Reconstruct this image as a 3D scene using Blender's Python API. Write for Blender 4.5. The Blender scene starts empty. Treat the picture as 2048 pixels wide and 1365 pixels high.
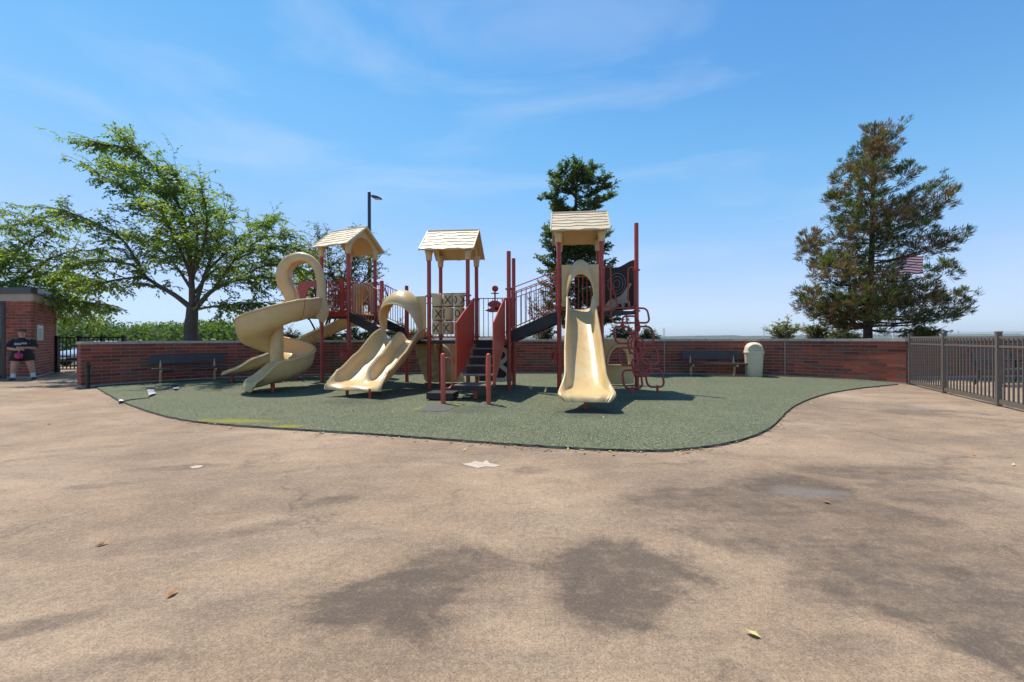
import bpy, bmesh, math, random
import numpy as np
from mathutils import Vector, Matrix
from math import sin, cos, pi, radians, sqrt, atan2

random.seed(7); RNG = np.random.default_rng(7)
scene = bpy.context.scene
COL = scene.collection

# ------------------------------------------------------------------ camera, sky, sun, exposure
F, H = 830.0, 1.30                 # focal length in photo pixels (2048 wide), eye height in metres
cam_d = bpy.data.cameras.new('camera'); cam = bpy.data.objects.new('camera', cam_d); COL.objects.link(cam)
cam_d.sensor_width = 36.0; cam_d.lens = F*36/2048; cam_d.shift_y = -0.0027
cam_d.clip_start = 0.05; cam_d.clip_end = 30000
cam.location = (0, 0, H); cam.rotation_euler = (pi/2, radians(0.2), 0)
scene.camera = cam

SUN_EL = radians(64); SUN_AZ = radians(-44)        # azimuth from +Y, negative = towards -X (behind the play set, left)
world = bpy.data.worlds.new('World'); scene.world = world; world.use_nodes = True
wn = world.node_tree; wn.nodes.clear()
w_out = wn.nodes.new('ShaderNodeOutputWorld'); w_bg = wn.nodes.new('ShaderNodeBackground')
sky = wn.nodes.new('ShaderNodeTexSky'); sky.sky_type = 'NISHITA'; sky.sun_disc = False
sky.sun_elevation = SUN_EL; sky.sun_rotation = SUN_AZ
sky.air_density = 1.0; sky.dust_density = 0.0; sky.ozone_density = 4.0; sky.altitude = 0
w_bg.inputs['Strength'].default_value = 0.15
# thin cirrus: a stretched noise lifts the sky a little towards white
tc = wn.nodes.new('ShaderNodeTexCoord'); mp = wn.nodes.new('ShaderNodeMapping')
mp.inputs['Scale'].default_value = (1.0, 1.6, 5.0); mp.inputs['Rotation'].default_value = (0.25, 0.3, 0.5)
nz = wn.nodes.new('ShaderNodeTexNoise'); nz.inputs['Scale'].default_value = 1.5; nz.inputs['Detail'].default_value = 7
nz.inputs['Roughness'].default_value = 0.55; nz.inputs['Distortion'].default_value = 0.5
rp = wn.nodes.new('ShaderNodeMapRange'); rp.inputs[1].default_value = 0.52; rp.inputs[2].default_value = 0.85
rp.inputs[3].default_value = 0.0; rp.inputs[4].default_value = 0.36
hs = wn.nodes.new('ShaderNodeHueSaturation'); hs.inputs['Saturation'].default_value = 1.16
mx = wn.nodes.new('ShaderNodeMix'); mx.data_type = 'RGBA'
mx.inputs['B'].default_value = (4.6, 5.0, 5.5, 1)
wn.links.new(tc.outputs['Generated'], mp.inputs['Vector']); wn.links.new(mp.outputs[0], nz.inputs['Vector'])
wn.links.new(nz.outputs['Fac'], rp.inputs[0]); wn.links.new(rp.outputs[0], mx.inputs['Factor'])
tn = wn.nodes.new('ShaderNodeMix'); tn.data_type = 'RGBA'; tn.blend_type = 'MULTIPLY'; tn.inputs['Factor'].default_value = 1.0; tn.inputs['B'].default_value = (1.0, 1.08, 1.05, 1)
wn.links.new(sky.outputs[0], tn.inputs['A']); wn.links.new(tn.outputs['Result'], hs.inputs['Color']); 
# the camera's tone response for the sky: one curve for the whole dome
KS = 0.15*1.19
def vscale(col, k):
    q = wn.nodes.new('ShaderNodeVectorMath'); q.operation = 'SCALE'; q.inputs['Scale'].default_value = k
    wn.links.new(col, q.inputs[0]); return q.outputs[0]
cvn = wn.nodes.new('ShaderNodeRGBCurve')
for ch, pts_ in ((0, [(0, 0), (.12, .125), (.2, .235), (.37, .42), (.7, .585), (1, .65)]), (1, [(0, 0), (.35, .38), (.47, .52), (.75, .655), (1, .74)]), (2, [(0, 0), (.84, .88), (1, .97)])):
    c_ = cvn.mapping.curves[ch]
    while len(c_.points) < len(pts_): c_.points.new(.5, .5)
    for p_, q_ in zip(c_.points, pts_): p_.location = q_
cvn.mapping.update()
wn.links.new(vscale(hs.outputs[0], KS), cvn.inputs['Color']); wn.links.new(vscale(cvn.outputs[0], 1/KS), mx.inputs['A'])
wn.links.new(mx.outputs['Result'], w_bg.inputs['Color']); wn.links.new(w_bg.outputs[0], w_out.inputs['Surface'])

sun_d = bpy.data.lights.new('sun', 'SUN'); sun_d.energy = 4.8; sun_d.angle = radians(0.53); sun_d.color = (1.0, 0.935, 0.83)
sun = bpy.data.objects.new('sun', sun_d); COL.objects.link(sun)
to_sun = Vector((sin(SUN_AZ)*cos(SUN_EL), cos(SUN_AZ)*cos(SUN_EL), sin(SUN_EL)))
sun.rotation_euler = to_sun.to_track_quat('Z', 'Y').to_euler(); sun.location = (-20, 20, 40)
vs = scene.view_settings; vs.view_transform = 'Standard'; vs.look = 'None'; vs.gamma = 1.0; vs.use_curve_mapping = False
vs.exposure = 0.25
scene.cycles.use_denoising = True
scene.cycles.max_bounces = 8; scene.cycles.volume_bounces = 0

# ------------------------------------------------------------------ survey helpers: photo pixel -> place on site
def yh(x): return 677-(x-1024)*0.0035
def G(x, y, z=0.0):
    D = (H-z)*F/(y-yh(x)); return Vector(((x-1024)/F*D, D, z))
def W(x, y, D): return Vector(((x-1024)/F*D, D, H+(yh(x)-y)*D/F))
def V(*a): return Vector(a)
def lerp(a, b, t): return a+(b-a)*t

def catmull(pts, n=10):
    P = [2*pts[0]-pts[1]]+list(pts)+[2*pts[-1]-pts[-2]]; out = []
    for i in range(1, len(P)-2):
        p0, p1, p2, p3 = P[i-1:i+3]
        for k in range(n):
            t = k/n
            out.append(0.5*((2*p1)+(p2-p0)*t+(2*p0-5*p1+4*p2-p3)*t*t+(3*p1-p0-3*p2+p3)*t**3))
    out.append(pts[-1].copy()); return out

class Path:
    def __init__(s, pts):
        s.p = pts; s.c = [0.0]
        for a, b in zip(pts, pts[1:]): s.c.append(s.c[-1]+(b-a).length)
        s.L = s.c[-1]
    def at(s, d):
        d = max(0, min(s.L, d))
        import bisect
        i = min(max(bisect.bisect_right(s.c, d)-1, 0), len(s.p)-2)
        t = (d-s.c[i])/max(1e-9, s.c[i+1]-s.c[i]); return lerp(s.p[i], s.p[i+1], t)
    def tan(s, d):
        v = s.at(min(s.L, d+0.05))-s.at(max(0, d-0.05)); return v.normalized()

# ------------------------------------------------------------------ mesh helpers
class MB:
    def __init__(s): s.v = []; s.f = []; s.t = []
    def add(s, vs, fs, tint=None):
        o = len(s.v); s.v += [tuple(v) for v in vs]; s.f += [tuple(i+o for i in f) for f in fs]
        if tint is not None: s.t += [tint]*len(fs)
        return s
    def obox(s, c, ax, ay, az, sx, sy, sz, tint=None):
        c = Vector(c); ax = ax*sx/2; ay = ay*sy/2; az = az*sz/2
        v = [c+ax*i+ay*j+az*k for i in (-1, 1) for j in (-1, 1) for k in (-1, 1)]
        return s.add(v, [(0,1,3,2),(4,6,7,5),(0,4,5,1),(2,3,7,6),(0,2,6,4),(1,5,7,3)], tint)
    def box(s, c, size, rz=0.0, tint=None):
        return s.obox(c, V(cos(rz), sin(rz), 0), V(-sin(rz), cos(rz), 0), V(0,0,1), *size, tint=tint)
    def tube(s, pts, r, n=8, cap=True, closed=False):
        pts = [Vector(p) for p in pts]; m = len(pts); R = r if isinstance(r, (list, tuple)) else [r]*m
        up = None; rings = []
        for i, p in enumerate(pts):
            if closed: t = pts[(i+1) % m]-pts[i-1]
            else: t = pts[min(i+1, m-1)]-pts[max(i-1, 0)]
            t.normalize()
            if up is None: up = V(0,0,1) if abs(t.z) < 0.9 else V(1,0,0)
            a = t.cross(up)
            if a.length < 1e-6: a = t.cross(V(0.3,1,0.2))
            a.normalize(); b = a.cross(t).normalized(); up = b
            rings.append([p+(a*cos(2*pi*k/n)+b*sin(2*pi*k/n))*R[i] for k in range(n)])
        fs = []
        for i in range(m if closed else m-1):
            j = (i+1) % m
            for k in range(n): fs.append((i*n+k, i*n+(k+1) % n, j*n+(k+1) % n, j*n+k))
        if cap and not closed: fs += [tuple(range(n))[::-1], tuple((m-1)*n+k for k in range(n))]
        return s.add([v for r_ in rings for v in r_], fs)
    def lathe(s, c, prof, n=16, axis=V(0,0,1)):
        c = Vector(c); axis = axis.normalized(); a = axis.orthogonal().normalized(); b = axis.cross(a)
        vs = []; fs = []
        for r, z in prof:
            for k in range(n): vs.append(c+axis*z+(a*cos(2*pi*k/n)+b*sin(2*pi*k/n))*r)
        for i in range(len(prof)-1):
            for k in range(n): fs.append((i*n+k, i*n+(k+1) % n, (i+1)*n+(k+1) % n, (i+1)*n+k))
        fs += [tuple(range(n))[::-1], tuple((len(prof)-1)*n+k for k in range(n))]
        return s.add(vs, fs)
    def poly(s, pts, ext):            # planar polygon extruded by vector ext
        n = len(pts); pts = [Vector(p) for p in pts]; ext = Vector(ext)
        return s.add(pts+[p+ext for p in pts], [tuple(range(n))[::-1], tuple(range(n, 2*n))]+[(i, (i+1) % n, n+(i+1) % n, n+i) for i in range(n)])
    def strip(s, A, B, ext):          # band between two polylines, extruded
        n = len(A); ext = Vector(ext); vs = [Vector(p) for p in A]+[Vector(p) for p in B]; vs += [v+ext for v in vs]; fs = []
        for i in range(n-1):
            fs += [(i, i+1, n+i+1, n+i), (2*n+i, 3*n+i, 3*n+i+1, 2*n+i+1), (i, 2*n+i, 2*n+i+1, i+1), (n+i, n+i+1, 3*n+i+1, 3*n+i)]
        fs += [(0, n, 3*n, 2*n), (n-1, 3*n-1, 4*n-1, 2*n-1)]
        return s.add(vs, fs)
    def sweep(s, rings, closed_profile=True, cap=True):
        n = len(rings[0]); fs = []
        for i in range(len(rings)-1):
            for k in range(n if closed_profile else n-1):
                fs.append((i*n+k, i*n+(k+1) % n, (i+1)*n+(k+1) % n, (i+1)*n+k))
        if cap and closed_profile:
            fs += [tuple(range(n))[::-1], tuple((len(rings)-1)*n+k for k in range(n))]
        return s.add([v for r in rings for v in r], fs)
    def build(s, name, mat, parent=None, smooth=False, angle=40, weld=False):
        me = bpy.data.meshes.new(name); me.from_pydata(s.v, [], s.f)
        if s.t and len(s.t) == len(s.f):
            at = me.attributes.new('tint', 'FLOAT', 'FACE'); at.data.foreach_set('value', s.t)
        bm = bmesh.new(); bm.from_mesh(me)
        if weld: bmesh.ops.remove_doubles(bm, verts=bm.verts, dist=1e-4)
        bmesh.ops.recalc_face_normals(bm, faces=bm.faces); bm.to_mesh(me); bm.free()
        return link(name, me, mat, parent, smooth, angle)

def link(name, me, mat, parent=None, smooth=False, angle=40):
    if mat is not None and not me.materials: me.materials.append(mat)
    if smooth:
        me.polygons.foreach_set('use_smooth', [True]*len(me.polygons))
        try: me.set_sharp_from_angle(angle=radians(angle))
        except Exception: pass
    o = bpy.data.objects.new(name, me); COL.objects.link(o)
    if parent is not None: put(o, parent)
    return o
def put(o, parent):
    o.parent = parent
    if parent.type == 'EMPTY': o.matrix_parent_inverse = Matrix.Translation(-Vector(parent.location))
def thing(name, label, cat, loc, group=None):
    e = bpy.data.objects.new(name, None); COL.objects.link(e); e.location = loc; e.empty_display_size = 0.2
    return tag(e, label, cat, group)
def tag(o, label=None, cat=None, group=None, kind=None):
    if label: o['label'] = label
    if cat: o['category'] = cat
    if group: o['group'] = group
    if kind: o['kind'] = kind
    return o
def quads_mesh(name, verts, tint):       # numpy (n,4,3) quads
    n = len(verts); me = bpy.data.meshes.new(name)
    me.vertices.add(n*4); me.vertices.foreach_set('co', verts.reshape(-1).astype(np.float32))
    me.loops.add(n*4); me.loops.foreach_set('vertex_index', np.arange(n*4, dtype=np.int32))
    me.polygons.add(n); me.polygons.foreach_set('loop_start', np.arange(0, n*4, 4, dtype=np.int32))
    me.update(calc_edges=True)
    at = me.attributes.new('tint', 'FLOAT', 'FACE'); at.data.foreach_set('value', tint.astype(np.float32))
    return me

# ------------------------------------------------------------------ materials
def mat_new(name):
    m = bpy.data.materials.new(name); m.use_nodes = True; nt = m.node_tree
    return m, nt, nt.nodes['Principled BSDF']
def node(nt, typ, **kw):
    n = nt.nodes.new(typ)
    for k, v in kw.items():
        if k in n.inputs: n.inputs[k].default_value = v
        else: setattr(n, k, v)
    return n
def ramp(nt, fac, stops, interp='LINEAR'):
    r = nt.nodes.new('ShaderNodeValToRGB'); r.color_ramp.interpolation = interp
    while len(r.color_ramp.elements) < len(stops): r.color_ramp.elements.new(0.5)
    for e, (p, c) in zip(r.color_ramp.elements, stops): e.position = p; e.color = (*c, 1) if len(c) == 3 else c
    nt.links.new(fac, r.inputs[0]); return r.outputs[0]
def noise(nt, scale, detail=4, rough=0.6, coord='Object', vec=None, stretch=None, dist=0.0):
    t = node(nt, 'ShaderNodeTexNoise', Scale=scale, Detail=detail, Roughness=rough, Distortion=dist)
    if vec is None: vec = node(nt, 'ShaderNodeTexCoord').outputs[coord]
    if stretch:
        mpn = node(nt, 'ShaderNodeMapping'); mpn.inputs['Scale'].default_value = stretch; nt.links.new(vec, mpn.inputs[0]); vec = mpn.outputs[0]
    nt.links.new(vec, t.inputs['Vector']); return t.outputs['Fac']
def mixc(nt, fac, a, b, mode='MIX'):
    m = nt.nodes.new('ShaderNodeMix'); m.data_type = 'RGBA'; m.blend_type = mode
    for sock, val in (('Factor', fac), ('A', a), ('B', b)):
        if hasattr(val, 'is_linked') or isinstance(val, bpy.types.NodeSocket): nt.links.new(val, m.inputs[sock])
        elif sock == 'Factor': m.inputs[sock].default_value = val
        else: m.inputs[sock].default_value = (*val, 1)
    return m.outputs['Result']
def maprange(nt, v, a, b, c=0.0, d=1.0):
    m = node(nt, 'ShaderNodeMapRange'); nt.links.new(v, m.inputs[0])
    for i, x in enumerate((a, b, c, d)): m.inputs[i+1].default_value = x
    return m.outputs[0]
def bump(nt, bs, h, strength=0.3, dist=0.01):
    b = node(nt, 'ShaderNodeBump', Strength=strength, Distance=dist); nt.links.new(h, b.inputs['Height']); nt.links.new(b.outputs[0], bs.inputs['Normal'])
def mathn(nt, op, a, b=None):
    m = nt.nodes.new('ShaderNodeMath'); m.operation = op
    for i, x in enumerate((a, b)):
        if x is None: continue
        if isinstance(x, bpy.types.NodeSocket): nt.links.new(x, m.inputs[i])
        else: m.inputs[i].default_value = x
    return m.outputs[0]

def simple(name, col, rough=0.5, var=0.12, scale=3.0, metal=0.0, bumps=0.0, bscale=60, spec=0.5, dirt=None):
    m, nt, bs = mat_new(name)
    n1 = noise(nt, scale, 5, 0.65)
    lo = tuple(c*(1-var) for c in col); hi = tuple(min(1, c*(1+var)) for c in col)
    c = ramp(nt, n1, [(0.3, lo), (0.7, hi)])
    if dirt:
        d = noise(nt, dirt[1], 6, 0.7); c = mixc(nt, maprange(nt, d, 0.52, 0.72, 0, dirt[2]), c, dirt[0])
    nt.links.new(c, bs.inputs['Base Color']); bs.inputs['Roughness'].default_value = rough
    bs.inputs['Metallic'].default_value = metal; bs.inputs['Specular IOR Level'].default_value = spec
    if bumps: bump(nt, bs, noise(nt, bscale, 3), bumps, 0.004)
    return m

M = {}
M['red'] = simple('red_powder_coat', (0.42, 0.050, 0.024), 0.42, 0.14, 6, dirt=((0.36, 0.12, 0.09), 2.2, 0.35))
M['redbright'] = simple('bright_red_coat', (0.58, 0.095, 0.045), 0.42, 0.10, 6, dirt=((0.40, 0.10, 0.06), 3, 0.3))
M['tan'] = simple('tan_plastic', (0.63, 0.425, 0.165), 0.38, 0.08, 2.5, dirt=((0.68, 0.55, 0.33), 1.7, 0.35), bumps=0.05)
def tan_mat():
    m, nt, bs = mat_new('tan_plastic')
    c = ramp(nt, noise(nt, 2.2, 5, 0.65), [(0.3, (0.575, 0.390, 0.165)), (0.7, (0.67, 0.475, 0.215))])
    c = mixc(nt, maprange(nt, noise(nt, 1.3, 5, 0.6), 0.52, 0.74, 0, 0.55), c, (0.70, 0.57, 0.35))            # sun-bleached
    c = mixc(nt, maprange(nt, noise(nt, 5, 7, 0.7, stretch=(1, 1, 0.25)), 0.56, 0.76, 0, 0.35), c, (0.36, 0.235, 0.10))  # run-off grime
    sc_ = noise(nt, 26, 6, 0.8, stretch=(1, .22, .5))
    c = mixc(nt, maprange(nt, sc_, 0.62, 0.72, 0, 0.40), c, (0.78, 0.68, 0.47))                                # scuffs
    nt.links.new(c, bs.inputs['Base Color'])
    nt.links.new(maprange(nt, noise(nt, 9, 5), 0.3, 0.7, 0.26, 0.5), bs.inputs['Roughness'])
    bump(nt, bs, noise(nt, 70, 3), 0.06, 0.004); return m
M['tan'] = tan_mat()
M['roof'] = simple('roof_plastic', (0.66, 0.53, 0.33), 0.5, 0.07, 5, dirt=((0.42, 0.34, 0.22), 6, 0.4), bumps=0.1)
M['black'] = simple('dark_coated_steel', (0.020, 0.017, 0.016), 0.55, 0.3, 8, dirt=((0.07, 0.055, 0.045), 3, 0.5), bumps=0.1)
M['board'] = simple('dark_board', (0.030, 0.020, 0.017), 0.6, 0.2, 8)
M['cream'] = simple('cream_plastic', (0.72, 0.66, 0.46), 0.5, 0.06, 5)
M['ink'] = simple('black_ink', (0.015, 0.013, 0.012), 0.6, 0.2, 8)
M['cinder'] = simple('taupe_fence', (0.135, 0.110, 0.086), 0.45, 0.12, 7)
M['gate'] = simple('black_iron', (0.012, 0.012, 0.012), 0.45, 0.2, 7)
M['slat'] = simple('charcoal_plank', (0.050, 0.044, 0.042), 0.6, 0.25, 4, bumps=0.2)
M['tube'] = simple('tan_tube', (0.56, 0.40, 0.20), 0.45, 0.12, 8)
M['bin'] = simple('cream_bin', (0.70, 0.60, 0.42), 0.5, 0.07, 4, dirt=((0.4, 0.36, 0.26), 5, 0.4))
M['dark'] = simple('dark_hollow', (0.01, 0.01, 0.01), 0.9)
M['coping'] = simple('coping_concrete', (0.46, 0.43, 0.37), 0.85, 0.2, 3, dirt=((0.20, 0.18, 0.15), 5, 0.7), bumps=0.4)
M['mortar'] = simple('mortar', (0.42, 0.31, 0.25), 0.9, 0.15, 9, bumps=0.3)
M['bark'] = simple('bark', (0.105, 0.082, 0.062), 0.9, 0.35, 9, bumps=0.9, bscale=25)
M['bark2'] = simple('dark_bark', (0.055, 0.043, 0.035), 0.9, 0.35, 9, bumps=0.9, bscale=25)
M['lamp'] = simple('lamp_steel', (0.045, 0.050, 0.055), 0.45, 0.15, 3)
M['white'] = simple('white_paint', (0.72, 0.72, 0.70), 0.5, 0.05, 6)
M['pale'] = simple('bare_concrete', (0.48, 0.41, 0.31), 0.9, 0.15, 9, bumps=0.3)
M['rubberback'] = simple('rubber_backing', (0.36, 0.36, 0.38), 0.85, 0.35, 14, bumps=0.4)
M['soil'] = simple('soil', (0.075, 0.062, 0.042), 0.95, 0.4, 1.2, dirt=((0.05, 0.09, 0.025), 0.6, 0.9), bumps=0.5, bscale=6)

def brick_mat():
    m, nt, bs = mat_new('brick')
    a = node(nt, 'ShaderNodeAttribute', attribute_name='tint')
    c = ramp(nt, a.outputs['Fac'], [(0.0, (0.15, 0.040, 0.026)), (0.35, (0.285, 0.064, 0.035)), (0.62, (0.37, 0.088, 0.046)), (0.86, (0.22, 0.076, 0.044)), (1.0, (0.16, 0.10, 0.06))])
    n1 = noise(nt, 22, 6, 0.7, vec=node(nt, 'ShaderNodeNewGeometry').outputs['Position'])
    c = mixc(nt, 0.5, c, ramp(nt, n1, [(0.3, (0.30, 0.30, 0.30)), (0.7, (0.72, 0.70, 0.68))]), 'OVERLAY')
    gp = node(nt, 'ShaderNodeNewGeometry').outputs['Position']
    st = noise(nt, 1.6, 5, 0.6, vec=gp, stretch=(1.8, 1.8, 0.25))
    c = mixc(nt, maprange(nt, st, 0.60, 0.80, 0, 0.34), c, (0.38, 0.32, 0.28))
    lowd = noise(nt, 2.2, 4, 0.6, vec=gp)
    c = mixc(nt, maprange(nt, lowd, 0.50, 0.70, 0, 0.35), c, (0.10, 0.05, 0.038))
    nt.links.new(c, bs.inputs['Base Color']); bs.inputs['Roughness'].default_value = 0.85
    bump(nt, bs, noise(nt, 70, 3), 0.35, 0.004); return m
M['brick'] = brick_mat()

def leaf_mat(name, stops, trans, tf=0.45, rough=0.5):
    m, nt, bs = mat_new(name)
    a = node(nt, 'ShaderNodeAttribute', attribute_name='tint')
    c = ramp(nt, a.outputs['Fac'], stops); nt.links.new(c, bs.inputs['Base Color'])
    bs.inputs['Roughness'].default_value = rough; bs.inputs['Specular IOR Level'].default_value = 0.35
    tr = node(nt, 'ShaderNodeBsdfTranslucent'); tcx = mixc(nt, 1.0, c, trans, 'MULTIPLY'); nt.links.new(tcx, tr.inputs['Color'])
    ms = node(nt, 'ShaderNodeMixShader'); ms.inputs[0].default_value = tf
    nt.links.new(bs.outputs[0], ms.inputs[1]); nt.links.new(tr.outputs[0], ms.inputs[2])
    nt.links.new(ms.outputs[0], nt.nodes['Material Output'].inputs['Surface']); return m
M['leaf'] = leaf_mat('green_leaf', [(0, (0.060, 0.105, 0.020)), (0.5, (0.110, 0.175, 0.030)), (0.93, (0.19, 0.245, 0.042)), (1.0, (0.28, 0.22, 0.06))], (2.6, 2.6, 0.9), 0.52)
M['leafmyrtle'] = leaf_mat('myrtle_leaf', [(0, (0.05, 0.085, 0.018)), (0.5, (0.12, 0.16, 0.03)), (0.75, (0.20, 0.19, 0.05)), (1.0, (0.26, 0.10, 0.05))], (2.0, 1.9, 0.9))
M['leafdark'] = leaf_mat('dark_evergreen_leaf', [(0, (0.032, 0.055, 0.018)), (0.5, (0.065, 0.10, 0.025)), (0.85, (0.13, 0.18, 0.035)), (1.0, (0.20, 0.15, 0.06))], (2.2, 2.3, 0.8), 0.40)
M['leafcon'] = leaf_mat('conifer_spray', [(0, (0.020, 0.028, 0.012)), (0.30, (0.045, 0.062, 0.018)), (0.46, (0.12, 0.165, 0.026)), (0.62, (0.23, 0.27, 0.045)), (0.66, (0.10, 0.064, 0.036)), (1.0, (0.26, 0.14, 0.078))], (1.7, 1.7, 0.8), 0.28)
M['leafred'] = leaf_mat('reddish_leaf', [(0, (0.10, 0.10, 0.03)), (0.5, (0.22, 0.10, 0.05)), (1.0, (0.28, 0.13, 0.08))], (1.8, 1.6, 0.9))
M['leafwood'] = leaf_mat('woodland_leaf', [(0, (0.030, 0.062, 0.018)), (0.45, (0.085, 0.14, 0.028)), (1.0, (0.19, 0.25, 0.042))], (1.9, 2.0, 0.8), 0.35)
M['dryleaf'] = simple('dry_leaf', (0.42, 0.21, 0.07), 0.7, 0.4, 20)
M['paleleaf'] = simple('pale_leaf', (0.62, 0.50, 0.18), 0.7, 0.3, 20)

def blob_mask(nt, vec, blobs, wob):
    """sum of soft elliptic patches at given places on the ground (stains, lichen)"""
    acc = None
    for (c, rx, ry, rot, s) in blobs:
        mpn = node(nt, 'ShaderNodeMapping'); mpn.vector_type = 'TEXTURE'
        mpn.inputs['Location'].default_value = (c.x, c.y, 0); mpn.inputs['Rotation'].default_value = (0, 0, rot)
        mpn.inputs['Scale'].default_value = (rx, ry, 1); nt.links.new(vec, mpn.inputs[0])
        ln = nt.nodes.new('ShaderNodeVectorMath'); ln.operation = 'LENGTH'; nt.links.new(mpn.outputs[0], ln.inputs[0])
        d = mathn(nt, 'ADD', ln.outputs['Value'], wob)
        k = maprange(nt, d, 0.60, 1.20, s, 0.0)
        acc = k if acc is None else mathn(nt, 'MAXIMUM', acc, k)
    return acc
def px_blob(x, y, rx, ry, rot=0.0, s=1.0):
    c = G(x, y); a = G(x+rx, y); b = G(x, y-ry); d = G(x, y+ry)
    return (c, abs(a.x-c.x), (b.y-d.y)/2, rot, s)

def pavement_mat():
    m, nt, bs = mat_new('tan_pavement')
    tcn = node(nt, 'ShaderNodeTexCoord'); vec = tcn.outputs['Object']
    big = noise(nt, 0.45, 5, 0.6, vec=vec)
    c = ramp(nt, big, [(0.34, (0.235, 0.155, 0.094)), (0.50, (0.355, 0.244, 0.152)), (0.66, (0.455, 0.324, 0.207))])
    # brushed streaks and faint dirt
    stn = noise(nt, 0.9, 6, 0.65, vec=vec, stretch=(0.55, 1.7, 1), dist=0.8)
    c = mixc(nt, maprange(nt, stn, 0.47, 0.70, 0, 0.62), c, (0.165, 0.125, 0.092))
    warm = noise(nt, 0.8, 4, 0.6, vec=vec, stretch=(1.3, 0.8, 1))
    c = mixc(nt, maprange(nt, warm, 0.55, 0.75, 0, 0.35), c, (0.42, 0.29, 0.205))
    fineline = noise(nt, 1.7, 8, 0.62, vec=vec, dist=1.6)
    ridge = mathn(nt, 'ABSOLUTE', mathn(nt, 'SUBTRACT', fineline, 0.5))
    rfac = mathn(nt, 'MULTIPLY', maprange(nt, ridge, 0.0, 0.010, 1, 0), maprange(nt, noise(nt, 0.6, 3, vec=vec), 0.44, 0.62, 0, 0.75))
    c = mixc(nt, rfac, c, (0.13, 0.10, 0.08))
    # wandering cracks with a dirty fringe
    dn = node(nt, 'ShaderNodeTexNoise', Scale=1.1, Detail=5, Roughness=0.6); nt.links.new(vec, dn.inputs['Vector'])
    dv_ = nt.nodes.new('ShaderNodeVectorMath'); dv_.operation = 'MULTIPLY_ADD'; nt.links.new(dn.outputs['Color'], dv_.inputs[0]); dv_.inputs[1].default_value = (1.5, 1.5, 0); nt.links.new(vec, dv_.inputs[2])
    vo = node(nt, 'ShaderNodeTexVoronoi', Scale=0.55, feature='DISTANCE_TO_EDGE'); vo.voronoi_dimensions = '2D'; nt.links.new(dv_.outputs[0], vo.inputs['Vector'])
    cm = maprange(nt, noise(nt, 0.75, 5, 0.65, vec=vec), 0.46, 0.62, 0, 1)
    fin = noise(nt, 18, 4, 0.7, vec=vec)
    crack = mathn(nt, 'MULTIPLY', mathn(nt, 'MULTIPLY', maprange(nt, vo.outputs['Distance'], 0.0, 0.020, 0.95, 0), cm), maprange(nt, fin, 0.35, 0.6, 0.3, 1.0))
    fringe = mathn(nt, 'MULTIPLY', mathn(nt, 'MULTIPLY', maprange(nt, vo.outputs['Distance'], 0.0, 0.13, 0.55, 0), cm), maprange(nt, fin, 0.3, 0.65, 0.2, 1.0))
    c = mixc(nt, fringe, c, (0.15, 0.108, 0.075)); c = mixc(nt, crack, c, (0.085, 0.062, 0.045))
    mott = noise(nt, 2.6, 7, 0.7, vec=vec, dist=0.8, stretch=(0.8, 1.2, 1))
    c = mixc(nt, maprange(nt, mott, 0.50, 0.66, 0, 0.52), c, (0.19, 0.132, 0.088)); c = mixc(nt, maprange(nt, mott, 0.46, 0.30, 0, 0.35), c, (0.50, 0.37, 0.245))
    wob1 = noise(nt, 1.3, 9, 0.72, vec=vec, dist=0.9, stretch=(0.8, 1.3, 1))
    wob = maprange(nt, wob1, 0.25, 0.75, -0.62, 0.62)
    B = [px_blob(770, 1200, 190, 90, 0.3, .92), px_blob(890, 1130, 150, 45, 0.2, .72), px_blob(1235, 1130, 180, 62, -.1, .9), px_blob(1225, 1195, 135, 60, 0, .92), px_blob(1550, 1030, 330, 70, -.2, .50), px_blob(1720, 1120, 280, 60, -.45, .72), px_blob(1890, 1240, 240, 75, -.7, .78), px_blob(1430, 1000, 200, 30, -.1, .7), px_blob(1850, 985, 160, 30, -.1, .6), px_blob(1850, 1120, 260, 110, -.5, .45), px_blob(1960, 1230, 170, 130, -.5, .55), px_blob(850, 1180, 260, 95, .25, .45), px_blob(1290, 1150, 230, 95, 0, .40),
         px_blob(1330, 1005, 110, 16, -.1, .72), px_blob(1480, 1010, 190, 32, -.1, .72), px_blob(1590, 975, 130, 34, 0, .82), px_blob(1760, 945, 190, 22, -.12, .66), px_blob(1740, 1025, 190, 28, -.5, .66),
         px_blob(1560, 1085, 240, 40, -.3, .62), px_blob(1650, 1180, 140, 55, .4, .60), px_blob(1880, 1190, 190, 60, -.6, .7), px_blob(2000, 1300, 170, 95, -.6, .85), px_blob(1700, 1290, 140, 40, .2, .4),
         px_blob(360, 935, 80, 7, .2, .6), px_blob(190, 972, 70, 7, .2, .6), px_blob(670, 1000, 60, 12, .4, .6), px_blob(510, 1058, 80, 14, .5, .5), px_blob(1060, 940, 45, 9, 0, .5),
         px_blob(30, 1260, 130, 28, .4, .65), px_blob(220, 1330, 150, 35, .2, .5), px_blob(1830, 823, 110, 9, 0, .55), px_blob(700, 1310, 180, 60, .1, .35), px_blob(1060, 1330, 120, 40, 0, .2),
         px_blob(300, 1090, 180, 22, .3, .35), px_blob(1960, 990, 120, 22, 0, .4)]
    st = blob_mask(nt, vec, B, wob)
    strk = noise(nt, 3.2, 6, 0.65, vec=vec, stretch=(0.45, 2.8, 1), dist=0.7)
    peb = noise(nt, 60, 4, 0.8, vec=vec); rag = noise(nt, 6, 9, 0.72, vec=vec, dist=0.4)
    rg = mathn(nt, 'ADD', mathn(nt, 'MULTIPLY', mathn(nt, 'SUBTRACT', rag, 0.5), 1.5), mathn(nt, 'MULTIPLY', mathn(nt, 'SUBTRACT', peb, 0.5), 0.9))
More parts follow.
